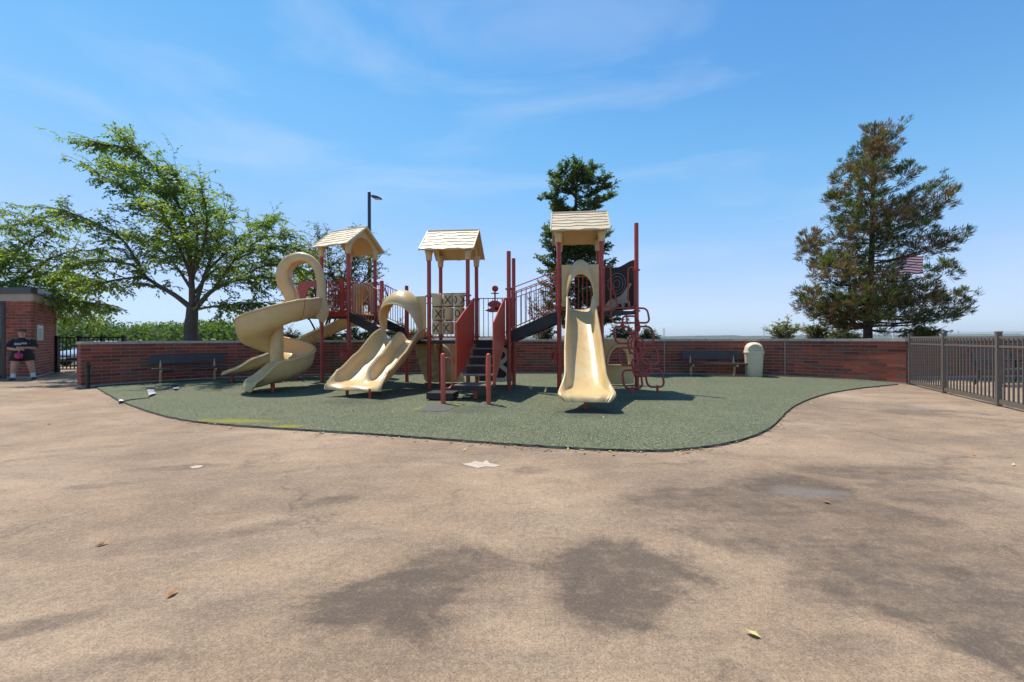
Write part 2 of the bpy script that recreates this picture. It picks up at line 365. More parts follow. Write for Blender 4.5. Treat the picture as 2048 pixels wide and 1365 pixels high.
    rg = mathn(nt, 'ADD', rg, mathn(nt, 'MULTIPLY', mathn(nt, 'SUBTRACT', strk, 0.5), 1.1))
    st0 = mathn(nt, 'MULTIPLY', st, 0.58)
    st = mathn(nt, 'MAXIMUM', mathn(nt, 'MULTIPLY', maprange(nt, mathn(nt, 'ADD', st, mathn(nt, 'MULTIPLY', rg, 0.75)), 0.18, 0.92, 0.0, 0.84), maprange(nt, st, 0.0, 0.22, 0.0, 1.0)), st0)
    c = mixc(nt, st, c, (0.068, 0.053, 0.042))
    c = mixc(nt, blob_mask(nt, vec, [px_blob(1610, 985, 70, 14, 0, .5), px_blob(1830, 818, 60, 5, 0, .5)], wob), c, (0.25, 0.225, 0.195))
    # exposed aggregate: fine dark and pale grains
    g3 = noise(nt, 28, 5, 0.75, vec=vec)
    c = mixc(nt, maprange(nt, g3, 0.49, 0.68, 0, 0.50), c, (0.16, 0.112, 0.075))
    c = mixc(nt, mathn(nt, 'MULTIPLY', maprange(nt, g3, 0.50, 0.32, 0, 0.30), maprange(nt, st, 0.0, 0.8, 1.0, 0.45)), c, (0.52, 0.40, 0.27))
    g1 = noise(nt, 110, 3, 0.75, vec=vec); g2 = noise(nt, 75, 3, 0.7, vec=vec)
    c = mixc(nt, maprange(nt, g1, 0.48, 0.68, 0, 0.78), c, (0.095, 0.068, 0.050))
    g2f = mathn(nt, 'MULTIPLY', maprange(nt, g2, 0.53, 0.72, 0, 0.42), maprange(nt, st, 0.0, 0.8, 1.0, 0.40))
    c = mixc(nt, g2f, c, (0.56, 0.43, 0.31))
    nt.links.new(c, bs.inputs['Base Color']); bs.inputs['Roughness'].default_value = 0.88; bs.inputs['Specular IOR Level'].default_value = 0.3
    hgt = mathn(nt, 'ADD', mathn(nt, 'MULTIPLY', g1, 0.5), mathn(nt, 'MULTIPLY', fineline, 2.0))
    bump(nt, bs, hgt, 0.55, 0.012); return m
M['pave'] = pavement_mat()

def rubber_mat():
    m, nt, bs = mat_new('green_rubber')
    vec = node(nt, 'ShaderNodeTexCoord').outputs['Object']
    big = noise(nt, 0.7, 5, 0.6, vec=vec)
    c = ramp(nt, big, [(0.3, (0.082, 0.094, 0.050)), (0.7, (0.116, 0.124, 0.063))])
    v = node(nt, 'ShaderNodeTexVoronoi', Scale=115); nt.links.new(vec, v.inputs['Vector'])
    sp = node(nt, 'ShaderNodeSeparateColor'); nt.links.new(v.outputs['Color'], sp.inputs[0])
    c = mixc(nt, maprange(nt, sp.outputs[0], 0.74, 0.80, 0, 0.75), c, (0.38, 0.385, 0.235))
    c = mixc(nt, maprange(nt, sp.outputs[1], 0.68, 0.74, 0, 0.8), c, (0.022, 0.030, 0.025))
    wob = maprange(nt, noise(nt, 5, 6, 0.7, vec=vec), 0.25, 0.75, -0.6, 0.6)
    li = blob_mask(nt, vec, [px_blob(470, 846, 80, 4, -.15, .8), px_blob(575, 857, 35, 3, 0, .9), px_blob(905, 817, 20, 8, 0, .55), px_blob(845, 821, 16, 5, 0, .6)], wob)
    c = mixc(nt, li, c, (0.235, 0.22, 0.018))
    wr = blob_mask(nt, vec, [px_blob(1175, 828, 75, 10, 0, .55), px_blob(712, 806, 75, 8, .2, .5), px_blob(530, 790, 60, 6, 0, .5), px_blob(930, 822, 70, 8, 0, .5), px_blob(1290, 800, 60, 6, 0, .4)], wob)
    c = mixc(nt, wr, c, (0.050, 0.054, 0.040))
    c = mixc(nt, maprange(nt, noise(nt, 1.8, 6, 0.65, vec=vec), 0.55, 0.75, 0, 0.35), c, (0.19, 0.19, 0.125))
    nt.links.new(c, bs.inputs['Base Color']); bs.inputs['Roughness'].default_value = 0.9; bs.inputs['Specular IOR Level'].default_value = 0.25
    bump(nt, bs, v.outputs['Distance'], 0.5, 0.006); return m
M['rubber'] = rubber_mat()
M['rubberedge'] = simple('black_rubber_edge', (0.040, 0.040, 0.032), 0.9, 0.4, 30)

# ================================================================== SETTING
def smooth01(t): t = max(0, min(1, t)); return t*t*(3-2*t)
def terrain_z(x, y):
    fall = smooth01((y-24)/50)*smooth01((x+26)/14)
    far = smooth01((y-150)/120)
    return -0.03-7.5*max(fall, far)+(0.0 if y < 30 else 0.0)
xs = [-900, -400, -250, -150, -90, -60, -45, -34, -28, -24, -20, -16, -12, -6, 0, 8, 16, 24, 34, 50, 80, 150, 300, 900]
ys = [-900, -300, -100, -40, 0, 12, 20, 24, 28, 34, 40, 48, 58, 66, 76, 100, 130, 160, 200, 240, 280]
mb = MB(); mb.add([(x, y, terrain_z(x, y)) for y in ys for x in xs], [(j*len(xs)+i, j*len(xs)+i+1, (j+1)*len(xs)+i+1, (j+1)*len(xs)+i) for j in range(len(ys)-1) for i in range(len(xs)-1)])
tag(mb.build('ground', M['soil'], smooth=True), kind='structure')

def water_mat():
    m, nt, bs = mat_new('river_water')
    bs.inputs['Base Color'].default_value = (0.10, 0.15, 0.19, 1); bs.inputs['Roughness'].default_value = 0.22
    bump(nt, bs, noise(nt, 0.35, 4), 0.4, 0.3); return m
mb = MB(); mb.add([(-14000, -1200, -6), (14000, -1200, -6), (14000, 14000, -6), (-14000, 14000, -6)], [(0, 1, 2, 3)])
tag(mb.build('river_water', water_mat()), kind='structure')

# far shore: low land with a ragged tree line, and blue hills behind it on the right
def ridge(name, D, x0, x1, n, hfun, depth, mat):
    mb = MB(); top = []; 
    for i in range(n+1):
        x = x0+(x1-x0)*i/n; h = hfun(x, i); top.append((x, h))
    vs = [(x, D, -7) for x, h in top]+[(x, D+depth*0.15, h) for x, h in top]+[(x, D+depth, h*0.9) for x, h in top]
    m = n+1
    mb.add(vs, [(i, i+1, m+i+1, m+i) for i in range(n)]+[(m+i, m+i+1, 2*m+i+1, 2*m+i) for i in range(n)])
    return tag(mb.build(name, mat, smooth=False), kind='structure')
rs = random.Random(3)
M['shore'] = simple('shore_trees', (0.045, 0.062, 0.030), 0.95, 0.5, 0.02)
M['hill'] = simple('hill_woods', (0.07, 0.085, 0.05), 0.95, 0.35, 0.004)
ridge('far_shore', 1700, -1500, 4500, 700, lambda x, i: -1+rs.random()**2*9+4*sin(i*.13)*sin(i*.041)+3, 500, M['shore'])
ridge('far_hills', 5200, -2000, 14000, 240, lambda x, i: 6+max(0, 62*smooth01((x-3500)/3500))*(0.75+.25*sin(x*.0021))+rs.random()*4, 2500, M['hill'])

# pavement sheet
mb = MB(); X0, X1, Y0, Y1 = -60, 45, -30, 21.5
mb.add([(X0, Y0, 0), (X1, Y0, 0), (X1, Y1, 0), (X0, Y1, 0)], [(0, 1, 2, 3)])
pavement = tag(mb.build('pavement', M['pave']), kind='structure')
def patch(pts, name, mat, z=0.004, h=0.003):
    c = sum((Vector(p) for p in pts), Vector())/len(pts)
    MB().poly([(p[0], p[1], z) for p in pts], (0, 0, h)).build(name, mat, pavement)
def pxpatch(pxs, name, mat, z=0.001): patch([G(x, y) for x, y in pxs], name, mat, z)
pxpatch([(922, 929), (940, 927), (948, 923), (965, 926), (972, 921), (978, 927), (1001, 932), (988, 935), (968, 934), (955, 937), (938, 933)], 'bare_patch', M['pale'])
pxpatch([(378, 935), (392, 932), (406, 932), (400, 936), (384, 938)], 'bare_patch', M['pale'])

# wall line (front face), left end to right end
wall_px = [(163, 776), (225, 770.5), (300, 765), (390, 760), (480, 756), (590, 752.5), (690, 750), (860, 748), (1060, 747), (1200, 748.5), (1320, 750), (1440, 750.5), (1530, 751.5), (1640, 757.5), (1725, 763), (1812, 769.5)]
def smooth_line(pts, step=0.5, it=14):
    P = Path(pts); n = int(P.L/step); q = [P.at(P.L*i/n) for i in range(n+1)]
    for _ in range(it): q = [q[0]]+[(q[i-1]+q[i]*2+q[i+1])/4 for i in range(1, n)]+[q[-1]]
    return Path(catmull(q, 5))
wall_path = smooth_line(catmull([G(x, y) for x, y in wall_px], 8))

# rubber play surface
front_px = [(190, 774.5), (215, 790), (245, 806), (300, 826), (345, 838), (400, 847), (480, 854), (600, 862), (700, 868), (800, 875), (900, 882.5), (1000, 890), (1100, 896.5), (1200, 902), (1300, 904.5), (1370, 901), (1440, 892), (1500, 877), (1540, 858), (1560, 840), (1575, 824), (1600, 808), (1640, 793), (1680, 784), (1730, 777), (1795, 770)]
fr = catmull([G(x, y) for x, y in front_px], 5)
back = []
d = 0.2
while d < wall_path.L-0.2:
    p = wall_path.at(d); t = wall_path.tan(d); nrm = V(-t.y, t.x, 0); back.append(p+nrm*0.06); d += 0.5
back = [p for p in back if p.x > fr[0].x+0.1 and p.x < fr[-1].x-0.1]
outl = fr+back[::-1]
bm = bmesh.new(); vsb = [bm.verts.new((p.x, p.y, 0.028)) for p in outl]; f = bm.faces.new(vsb)
bmesh.ops.triangulate(bm, faces=[f]); me = bpy.data.meshes.new('rubber_play_surface'); bm.to_mesh(me); bm.free()
mat_o = tag(link('rubber_play_surface', me, M['rubber']), kind='structure')
if me.polygons[0].normal.z < 0: me.flip_normals()
A = [V(p.x, p.y, 0.0275) for p in fr]; mbq = MB()
rr = random.Random(5); outer = []
for i, p in enumerate(fr):
    t = (fr[min(i+1, len(fr)-1)]-fr[max(i-1, 0)]).normalized(); nn = V(t.y, -t.x, 0)
    outer.append(V(p.x, p.y, 0.001)+nn*(0.006+0.022*rr.random()))
mbq.add(A+outer, [(i, i+1, len(A)+i+1, len(A)+i) for i in range(len(A)-1)])
mbq.build('rubber_edge', M['rubberedge'], mat_o)
# square cover plate in the surface and torn, lifted rubber at the left
pl = [G(828, 826), G(868, 811), G(918, 816), G(888, 827)]
MB().poly([(p.x, p.y, 0.029) for p in pl], (0, 0, 0.004)).build('cover_plate', simple('plate', (0.085, 0.085, 0.07), 0.8, 0.2, 12), mat_o)
def torn(pxs, mat, lift, name='torn_flap'):
    P = [G(x, y) for x, y in pxs]; vs = []
    n = len(P)//2
    rows = []
    for i in range(n):
        a, b = P[i], P[-1-i]
        rows.append([lerp(a, b, k/4)+V(0, 0, 0.031+lift*(k/4)**2*(0.6+0.4*sin(i*1.7))) for k in range(5)])
    m = MB(); 
    for i in range(n-1):
        m.add(rows[i]+rows[i+1], [(k, k+1, 5+k+1, 5+k) for k in range(4)])
    m.build(name, mat, mat_o, smooth=True)
torn([(294, 781), (300, 780), (306, 780), (312, 792), (304, 796), (297, 797)], M['rubberback'], 0.05)
torn([(345, 776), (352, 775), (358, 776), (357, 782), (352, 784), (347, 783)], M['rubberback'], 0.05)
torn([(236, 806), (262, 801.5), (300, 797.5), (300, 799), (262, 803.5), (238, 809)], M['rubberedge'], 0.015)
torn([(237, 803), (241, 802), (246, 803), (246, 807), (241, 808), (237, 807)], M['white'], 0.03)
torn([(291, 778), (300, 777), (311, 778), (310, 781), (300, 782), (292, 781)], M['dark'], 0.004)
torn([(342, 773), (350, 772), (357, 773), (356, 776), (350, 777), (343, 776)], M['dark'], 0.004)

# ------------------------------------------------------------------ brick walls
BL, BH, CH = 0.392, 0.086, 0.102
brick_meshes = []
for k in range(10):
    b = MB(); b.box((0, 0, 0), (BL, 0.06, BH), tint=(k+0.5)/10); 
    o = b.build('brick', M['brick']); me = o.data; bpy.data.objects.remove(o)
    brick_meshes.append(me)
def brick_wall(name, label, path, height, limit, z0=0.055, thick=0.30, cap_len=1.2, cap=True, seed=1, side=1, end_bricks=True):
    """path = front face line; bricks proud of a mortar core, coping stones on top"""
    r = random.Random(seed); base = path.at(path.L/2)
    root = thing(name, label, 'brick wall', base)
    nrows = int((height-z0)/CH)
    core = MB(); N = max(2, int(path.L/0.2)); Aa = []; Bb = []
    for i in range(N+1):
        d = path.L*i/N; p = path.at(d); t = path.tan(d); n = V(-t.y, t.x, 0)*side
        Aa.append(p+n*0.014+V(0, 0, -0.05)); Bb.append(p+n*thick+V(0, 0, -0.05))
    core.strip(Aa, Bb, V(0, 0, z0+nrows*CH+0.05)); core.build('mortar_core', M['mortar'], root)
    foot = MB(); foot.strip([p-(b-p).normalized()*0.012 for p, b in zip(Aa, Bb)], [p+(b-p).normalized()*0.02 for p, b in zip(Aa, Bb)], V(0, 0, 0.05+z0-0.006))
    foot.build('footing', M['coping'], root)
    cand = []
    for row in range(nrows):
        d = (0.0 if row % 2 == 0 else -0.203)
        while d < path.L-0.05:
            a = max(0.0, d); b = min(path.L, d+BL)
            if b-a > 0.06: cand.append((row, a, b))
            d += BL+0.014
    def dist(c):
        return path.at((c[1]+c[2])/2).y
    cand.sort(key=dist)
    rest = MB()
    for i, (row, a, b) in enumerate(cand):
        m = (a+b)/2; p = path.at(m); t = path.tan(m); n = V(-t.y, t.x, 0)*side
        c = p+n*(0.03+r.uniform(-0.002, 0.002)); z = z0+row*CH+CH/2
        tv = r.random(); tv = tv*0.9 if r.random() < 0.93 else 1.0
        if i < limit and b-a > BL-0.01:
            o = bpy.data.objects.new('brick', brick_meshes[min(9, int(tv*10))]); COL.objects.link(o)
            o.location = (c.x, c.y, z); o.rotation_euler = (r.uniform(-.004, .004), 0, atan2(t.y, t.x)); put(o, root)
        elif i < limit:
            q = MB(); q.obox((c.x, c.y, z), t, n, V(0, 0, 1), b-a, 0.06, BH, tint=tv); q.build('brick', M['brick'], root)
        else:
            rest.obox((c.x, c.y, z), t, n, V(0, 0, 1), b-a, 0.06, BH, tint=tv)
    if rest.f: tag(rest.build('brick_courses', M['brick'], root), kind='stuff')
    if end_bricks:                       # bricks on the visible end face
        for d in (0.0, path.L):
            p = path.at(d); t = path.tan(d)*(1 if d > 0 else -1); n = V(-path.tan(d).y, path.tan(d).x, 0)*side; e = MB()
            for row in range(nrows): e.obox(p+n*thick/2+t*0.0+V(0, 0, z0+row*CH+CH/2), t, n, V(0, 0, 1), 0.03, thick-0.03, BH, tint=r.random()*.9)
            e.build('end_bricks', M['brick'], root)
    zc = z0+nrows*CH
    if cap:
        nst = max(1, round(path.L/cap_len)); sl = path.L/nst
        for i in range(nst):
            a = i*sl+0.006; b = (i+1)*sl-0.006; K = 4
            F1 = []; F2 = []
            for k in range(K+1):
                d = lerp(a, b, k/K); p = path.at(d); t = path.tan(d); n = V(-t.y, t.x, 0)*side
                if i == 0 and k == 0: p = p-t*0.03
                F1.append(p-n*0.035+V(0, 0, zc)); F2.append(p+n*(thick+0.035)+V(0, 0, zc))
            cm = MB(); dz = r.uniform(-.003, .003); cm.strip([q+V(0, 0, dz) for q in F1], [q+V(0, 0, dz) for q in F2], V(0, 0, 0.075))
            cm.build('coping_stone', M['coping'], root)
    return root
main_wall = brick_wall('brick_wall', 'low curved red brick wall with pale stone coping behind the play area', wall_path, 1.25, 300)
for px_ in (1329, 1569):
    dj = min(range(int(wall_path.L*50)), key=lambda i: abs(1024+wall_path.at(i/50).x/wall_path.at(i/50).y*F-px_))/50
    p = wall_path.at(dj); t = wall_path.tan(dj); n = V(-t.y, t.x, 0)
    MB().obox(p-n*.004+V(0, 0, .615), t, n, V(0, 0, 1), .032, .016, 1.10).build('control_joint', M['mortar'], main_wall)
wall2 = brick_wall('brick_wall', 'shaded red brick wall with pale coping seen through the taupe metal fence', Path([V(11.35, 12.9, 0), V(15, 13.25, 0), V(22, 13.9, 0)]), 1.25, 150, seed=4)

# ------------------------------------------------------------------ metal fences
def fence(name, label, posts, mat, ztop, rails, pw=0.085, picket=0.022, step=0.125, rail_h=0.04, ztop_post=None, cap=True, z0=0.09, ptop=None, group=None):
    root = thing(name, label, 'fence', posts[0], group)
    zp = ztop_post or ztop+0.09
    for p in posts:
        t = (posts[-1]-posts[0]).normalized(); n = V(-t.y, t.x, 0)
        m = MB(); m.obox(p+V(0, 0, zp/2), t, n, V(0, 0, 1), pw, pw, zp); po = m.build('post', mat, root)
        if cap: MB().obox(p+V(0, 0, zp+0.014), t, n, V(0, 0, 1), pw+0.014, pw+0.014, 0.026).build('post_cap', mat, po)
    for a, b in zip(posts, posts[1:]):
        t = (b-a).normalized(); n = V(-t.y, t.x, 0); L = (b-a).length-pw
        for (z, hgt) in rails:
            MB().obox((a+b)/2+V(0, 0, z), t, n, V(0, 0, 1), L-0.004, 0.036, hgt).build('rail', mat, root)
        k = max(2, round(L/step)); proto = None
        zb = rails[0][0]; zt = ptop or rails[-1][0]
        pm = MB(); pm.box((0, 0, (zb+zt)/2), (picket, picket, zt-zb))
        for i in range(1, k):
            p = a+t*(pw/2+L*i/k)
            if proto is None:
                o = pm.build('picket', mat); proto = o.data
            else:
                o = bpy.data.objects.new('picket', proto); COL.objects.link(o)
            o.location = p; o.rotation_euler = (0, 0, atan2(t.y, t.x)); put(o, root)
    return root
f0, f1, f2 = G(1820, 770), G(1888, 787), G(1997, 813)
fd = (f2-f1)
fence('metal_fence', 'taupe metal picket fence running from the wall end towards the right edge', [f0, f1, f2, f2+fd, f2+fd*2], M['cinder'], 1.30, [(0.09, 0.085), (1.115, 0.04), (1.285, 0.045)], ztop_post=1.37, pw=0.072)
gz = 16.7
def gx(px, D): return (px-1024)/F*D
fence('iron_fence', 'black iron picket fence with gate beside the brick building', [V(gx(115, gz), gz, 0), V(gx(159, gz), gz, 0), V(gx(205, gz), gz, 0), V(gx(248, gz), gz, 0)], M['gate'], 1.40, [(0.12, 0.04), (1.385, 0.045)], ztop_post=1.44, pw=0.11, picket=0.026, step=0.17)

# short black utility post in front of the wall's left end
p = G(180, 776)+V(0, -0.06, 0)
u = thing('utility_post', 'short black post with tap at the left end of the brick wall', 'post', p)
MB().tube([p, p+V(0, 0, 0.56)], 0.042, 10).build('stem', M['gate'], u, True)
m = MB(); m.lathe(p+V(0, 0, 0.56), [(0.03, 0), (0.055, 0.01), (0.055, 0.05), (0.02, 0.07), (0.02, 0.1), (0.045, 0.11), (0.045, 0.125), (0.01, 0.13)], 10); m.build('cap', M['gate'], u, True)
m = MB(); m.tube([p+V(-0.1, -0.02, 0.62), p+V(0.1, -0.02, 0.62)], 0.014, 6); m.build('tap_handle', M['gate'], u, True)

# ------------------------------------------------------------------ brick building at the far left
bA = V(-19.5, 14.08, 0); bC = V(-16.24, 14.08, 0); bE = V(-18.36, 16.66, 0)
bld = thing('brick_building', 'small red brick building with concrete band and dark fascia at the left edge', 'building', bC)
HB = 2.62
inner = MB()
def facet_wall(a, b, root, z1, door=None, limit=200, seed=2, core=True):
    t = (b-a).normalized(); n = V(t.y, -t.x, 0); L = (b-a).length; r = random.Random(seed)
    segs = ([(0, L)] if not door else [(0, door[0])]) if core else []
    for (s0, s1) in segs:
        if s1-s0 < 0.05: continue
        c = a+t*(s0+s1)/2-n*0.16
        MB().obox(c+V(0, 0, z1/2), t, n, V(0, 0, 1), s1-s0, 0.30, z1).build('wall', M['mortar'], root)
    cand = []
    for row in range(int((z1-0.05)/CH)):
        d = 0.0 if row % 2 == 0 else -0.203
        while d < L-0.03:
            x0 = max(0.0, d); x1 = min(L, d+BL); d += BL+0.014
            if door and x0 < door[1] and x1 > door[0]:
                if x0 < door[0]-0.04: x1 = min(x1, door[0])
                elif x1 > door[1]+0.04: x0 = max(x0, door[1])
                else: continue
            if x1-x0 > 0.05: cand.append((row, x0, x1))
    cand.sort(key=lambda c: -c[1] if door else c[1])
    rest = MB()
    for i, (row, x0, x1) in enumerate(cand):
        c = a+t*(x0+x1)/2-n*(0.025+r.uniform(-.002, .002))+V(0, 0, 0.05+row*CH+CH/2); tv = r.random()*0.92
        if i < limit: q = MB(); q.obox(c, t, n, V(0, 0, 1), x1-x0, 0.06, BH, tint=tv); q.build('brick', M['brick'], root)
        else: rest.obox(c, t, n, V(0, 0, 1), x1-x0, 0.06, BH, tint=tv)
    if rest.f: tag(rest.build('brick_courses', M['brick'], root), kind='stuff')
# front facet with a dark doorway left of the person
dr = (gx(-30, 14.08)-bA.x, gx(11, 14.08)-bA.x)
facet_wall(bA, bC, bld, HB, door=dr, limit=140, seed=2)
facet_wall(bC, bE, bld, HB, limit=150, seed=3, core=False)
t2 = (bE-bC).normalized(); n2 = V(t2.y, -t2.x, 0)
MB().poly([V(bA.x+dr[1], 14.094, 0), bC+V(-.008, .014, 0)-n2*.006, bE-n2*.014, V(-20.5, 16.5, 0), V(bA.x+dr[1]-.6, 15.2, 0), V(bA.x+dr[1], 14.5, 0)], V(0, 0, HB)).build('wall', M['mortar'], bld)
# doorway: frame, glass
fx0, fx1 = bA.x+dr[0], bA.x+dr[1]
m = MB()
for xx in (fx0+0.05, fx1-0.06): m.box((xx, 14.12, 1.28), (0.12, 0.12, 2.56))
m.box(((fx0+fx1)/2, 14.12, 2.56), (fx1-fx0, 0.121, 0.12)); m.box(((fx0+fx1)/2, 14.12, 0.95), (fx1-fx0-.2, 0.08, 0.08))
dfm = m.build('door_frame', M['gate'], bld)
gm, gnt, gbs = mat_new('door_glass'); gbs.inputs['Base Color'].default_value = (0.03, 0.035, 0.035, 1); gbs.inputs['Roughness'].default_value = 0.05
MB().box(((fx0+fx1)/2, 14.16, 1.25), (fx1-fx0-0.2, 0.02, 2.5)).build('door_glass', gm, dfm)
# concrete band, fascia, pilaster
M['band'] = simple('concrete_band', (0.40, 0.34, 0.26), 0.85, 0.12, 3, dirt=((0.25, 0.2, 0.15), 4, 0.5))
M['fascia'] = simple('grey_fascia', (0.055, 0.055, 0.057), 0.4, 0.15, 3)
def ring_poly(o): # roof outline, grown by o
    t2 = (bE-bC).normalized(); n2 = V(t2.y, -t2.x, 0)
    return [V(-19.5, 14.08-o, 0), bC+V(o*0.45, -o, 0), bC+n2*o+V(0, -0.0, 0), bE+n2*o+t2*o, V(-20.5, 18.6, 0), V(-24, 18.6, 0), V(-24, 14.08-o, 0)]
MB().poly([q+V(0, 0, HB) for q in ring_poly(0.03)], V(0, 0, 0.25)).build('concrete_band', M['band'], bld)
MB().poly([q+V(0, 0, HB+0.254) for q in ring_poly(0.10)], V(0, 0, 0.20)).build('fascia', M['fascia'], bld)
t2 = (bE-bC).normalized(); n2 = V(t2.y, -t2.x, 0)
MB().obox(bE+t2*0.08-n2*0.1+V(0, 0, HB/2), t2, n2, V(0, 0, 1), 0.2, 0.3, HB).build('corner_pilaster', M['band'], bld)
# notice plaque on the side facet (illegible lines)
pc = bC+t2*0.87+n2*0.012
pr = thing('notice_sign', 'pale grey notice plaque on the brick wall beside the person', 'sign', pc+V(0, 0, 1.3))
MB().obox(pc+V(0, 0, 1.56), t2, n2, V(0, 0, 1), 0.90, 0.016, 0.54).build('plate', simple('notice_plate', (0.50, 0.50, 0.53), 0.4, 0.06, 8), pr)
m = MB(); m.obox(pc+n2*.010+V(0, 0, 1.75), t2, n2, V(0, 0, 1), 0.5, 0.004, 0.06); m.build('heading_line', M['white'], pr)
for k in range(7):
    MB().obox(pc+n2*.010+V(0, 0, 1.67-k*.05)+t2*(.02*(k % 3)), t2, n2, V(0, 0, 1), 0.72-.08*(k % 3), 0.003, 0.012).build('text_line', M['lamp'], pr)

# ================================================================== PLAY STRUCTURE (one bolted structure, everything on it is a part)
PS = thing('play_structure', 'tan and red playground structure with three roofed towers, slides, stairs and climber', 'play structure', (-1.5, 11.0, 0))
PR = 0.052                                    # post radius
def part(mb, name, mat, parent=None, smooth=True, angle=40, label=None, weld=False):
    o = mb.build(name, mat, parent or PS, smooth, angle, weld)
    if label: o['label'] = label
    return o
def post(p, z1, clamps=(), z0=0.0, name='post'):
    m = MB(); m.lathe((p.x, p.y, z0), [(PR, 0), (PR, z1-z0-0.02), (PR*0.9, z1-z0-0.005), (PR*0.5, z1-z0)], 14)
    o = part(m, name, M['red'])
    for z in clamps:
        c = MB(); c.lathe((p.x, p.y, z-0.03), [(PR+0.001, 0), (PR+0.013, 0.004), (PR+0.013, 0.052), (PR+0.001, 0.056)], 14)
        c.box((p.x, p.y, z), (2*PR+0.07, 0.03, 0.035)); part(c, 'clamp', M['red'], o)
    return o
# post positions
T1 = dict(L=V(-5.66, 12.36, 0), M=V(-4.69, 11.91, 0), R=V(-4.25, 12.90, 0), B=V(-5.22, 13.35, 0))
Q0, Q1 = V(-3.54, 11.30, 0), V(-3.08, 12.15, 0)             # short posts at the foot of the left bridge
T2 = dict(FL=V(-2.10, 10.53, 0), FR=V(-1.105, 10.42, 0), BR=V(-0.975, 11.46, 0), BL=V(-1.975, 11.52, 0))
S0, S1 = V(-0.075, 10.28, 0), V(0.05, 11.36, 0)
T3 = dict(FL=V(1.14, 10.06, 0), FR=V(2.154, 9.96, 0), BR=V(2.30, 11.05, 0), BL=V(1.28, 11.15, 0))
TP = V(3.05, 10.15, 0)                                       # tall single post right of the third tower
Z1, Z2, Z3 = 2.02, 1.25, 1.96
for k, p in T1.items(): post(p, 3.92, (Z1-0.04, Z1+0.08, 3.02))
for k, p in T2.items(): post(p, 3.45, (Z2-0.05, Z2+0.1, 2.38))
for k, p in T3.items(): post(p, 3.80, (Z3-0.02, Z3+0.1, 2.98))
post(Q0, 2.88, (2.33, 2.62, 1.30)); post(Q1, 2.85, (1.38, 1.30)); post(S0, 3.46, (2.52, 2.28, 1.45, 1.22)); post(S1, 3.49, (2.36, 1.30))
post(TP, 4.11, (2.96, Z3, 0.75))

def deck(pts, z, name='deck', h=0.085):
    m = MB(); m.poly([V(p.x, p.y, z-h) for p in pts], V(0, 0, h)); o = part(m, name, M['black'], smooth=False)
    # punched lip on the front edges
    return o
def grow(pts, o):
    c = sum(pts, Vector())/len(pts); return [p+(p-c).normalized()*o for p in pts]
entry_ext = V(-6.42, 12.68, 0)
deck(grow([T1['L'], T1['M'], T1['R'], T1['B']], -0.03), Z1)
deck([T1['L']+V(0.02, -0.02, 0), T1['B']+V(0, 0, 0), entry_ext+V(0.1, 0.5, 0), entry_ext], Z1-0.002)
deck([Q0, T2['FL'], T2['BL'], Q1], Z2-0.003)
deck(grow([T2['FL'], T2['FR'], T2['BR'], T2['BL']], -0.03), Z2)
deck([T2['FR']+V(.03, 0, 0), S0, S1, T2['BR']+V(.03, 0, 0)], Z2+0.003)
deck(grow([T3['FL'], T3['FR'], T3['BR'], T3['BL']], -0.03), Z3)
deck([T3['FR']+V(.03, 0, 0), TP, T3['BR']+V(.03, 0, 0)], Z3-0.003)

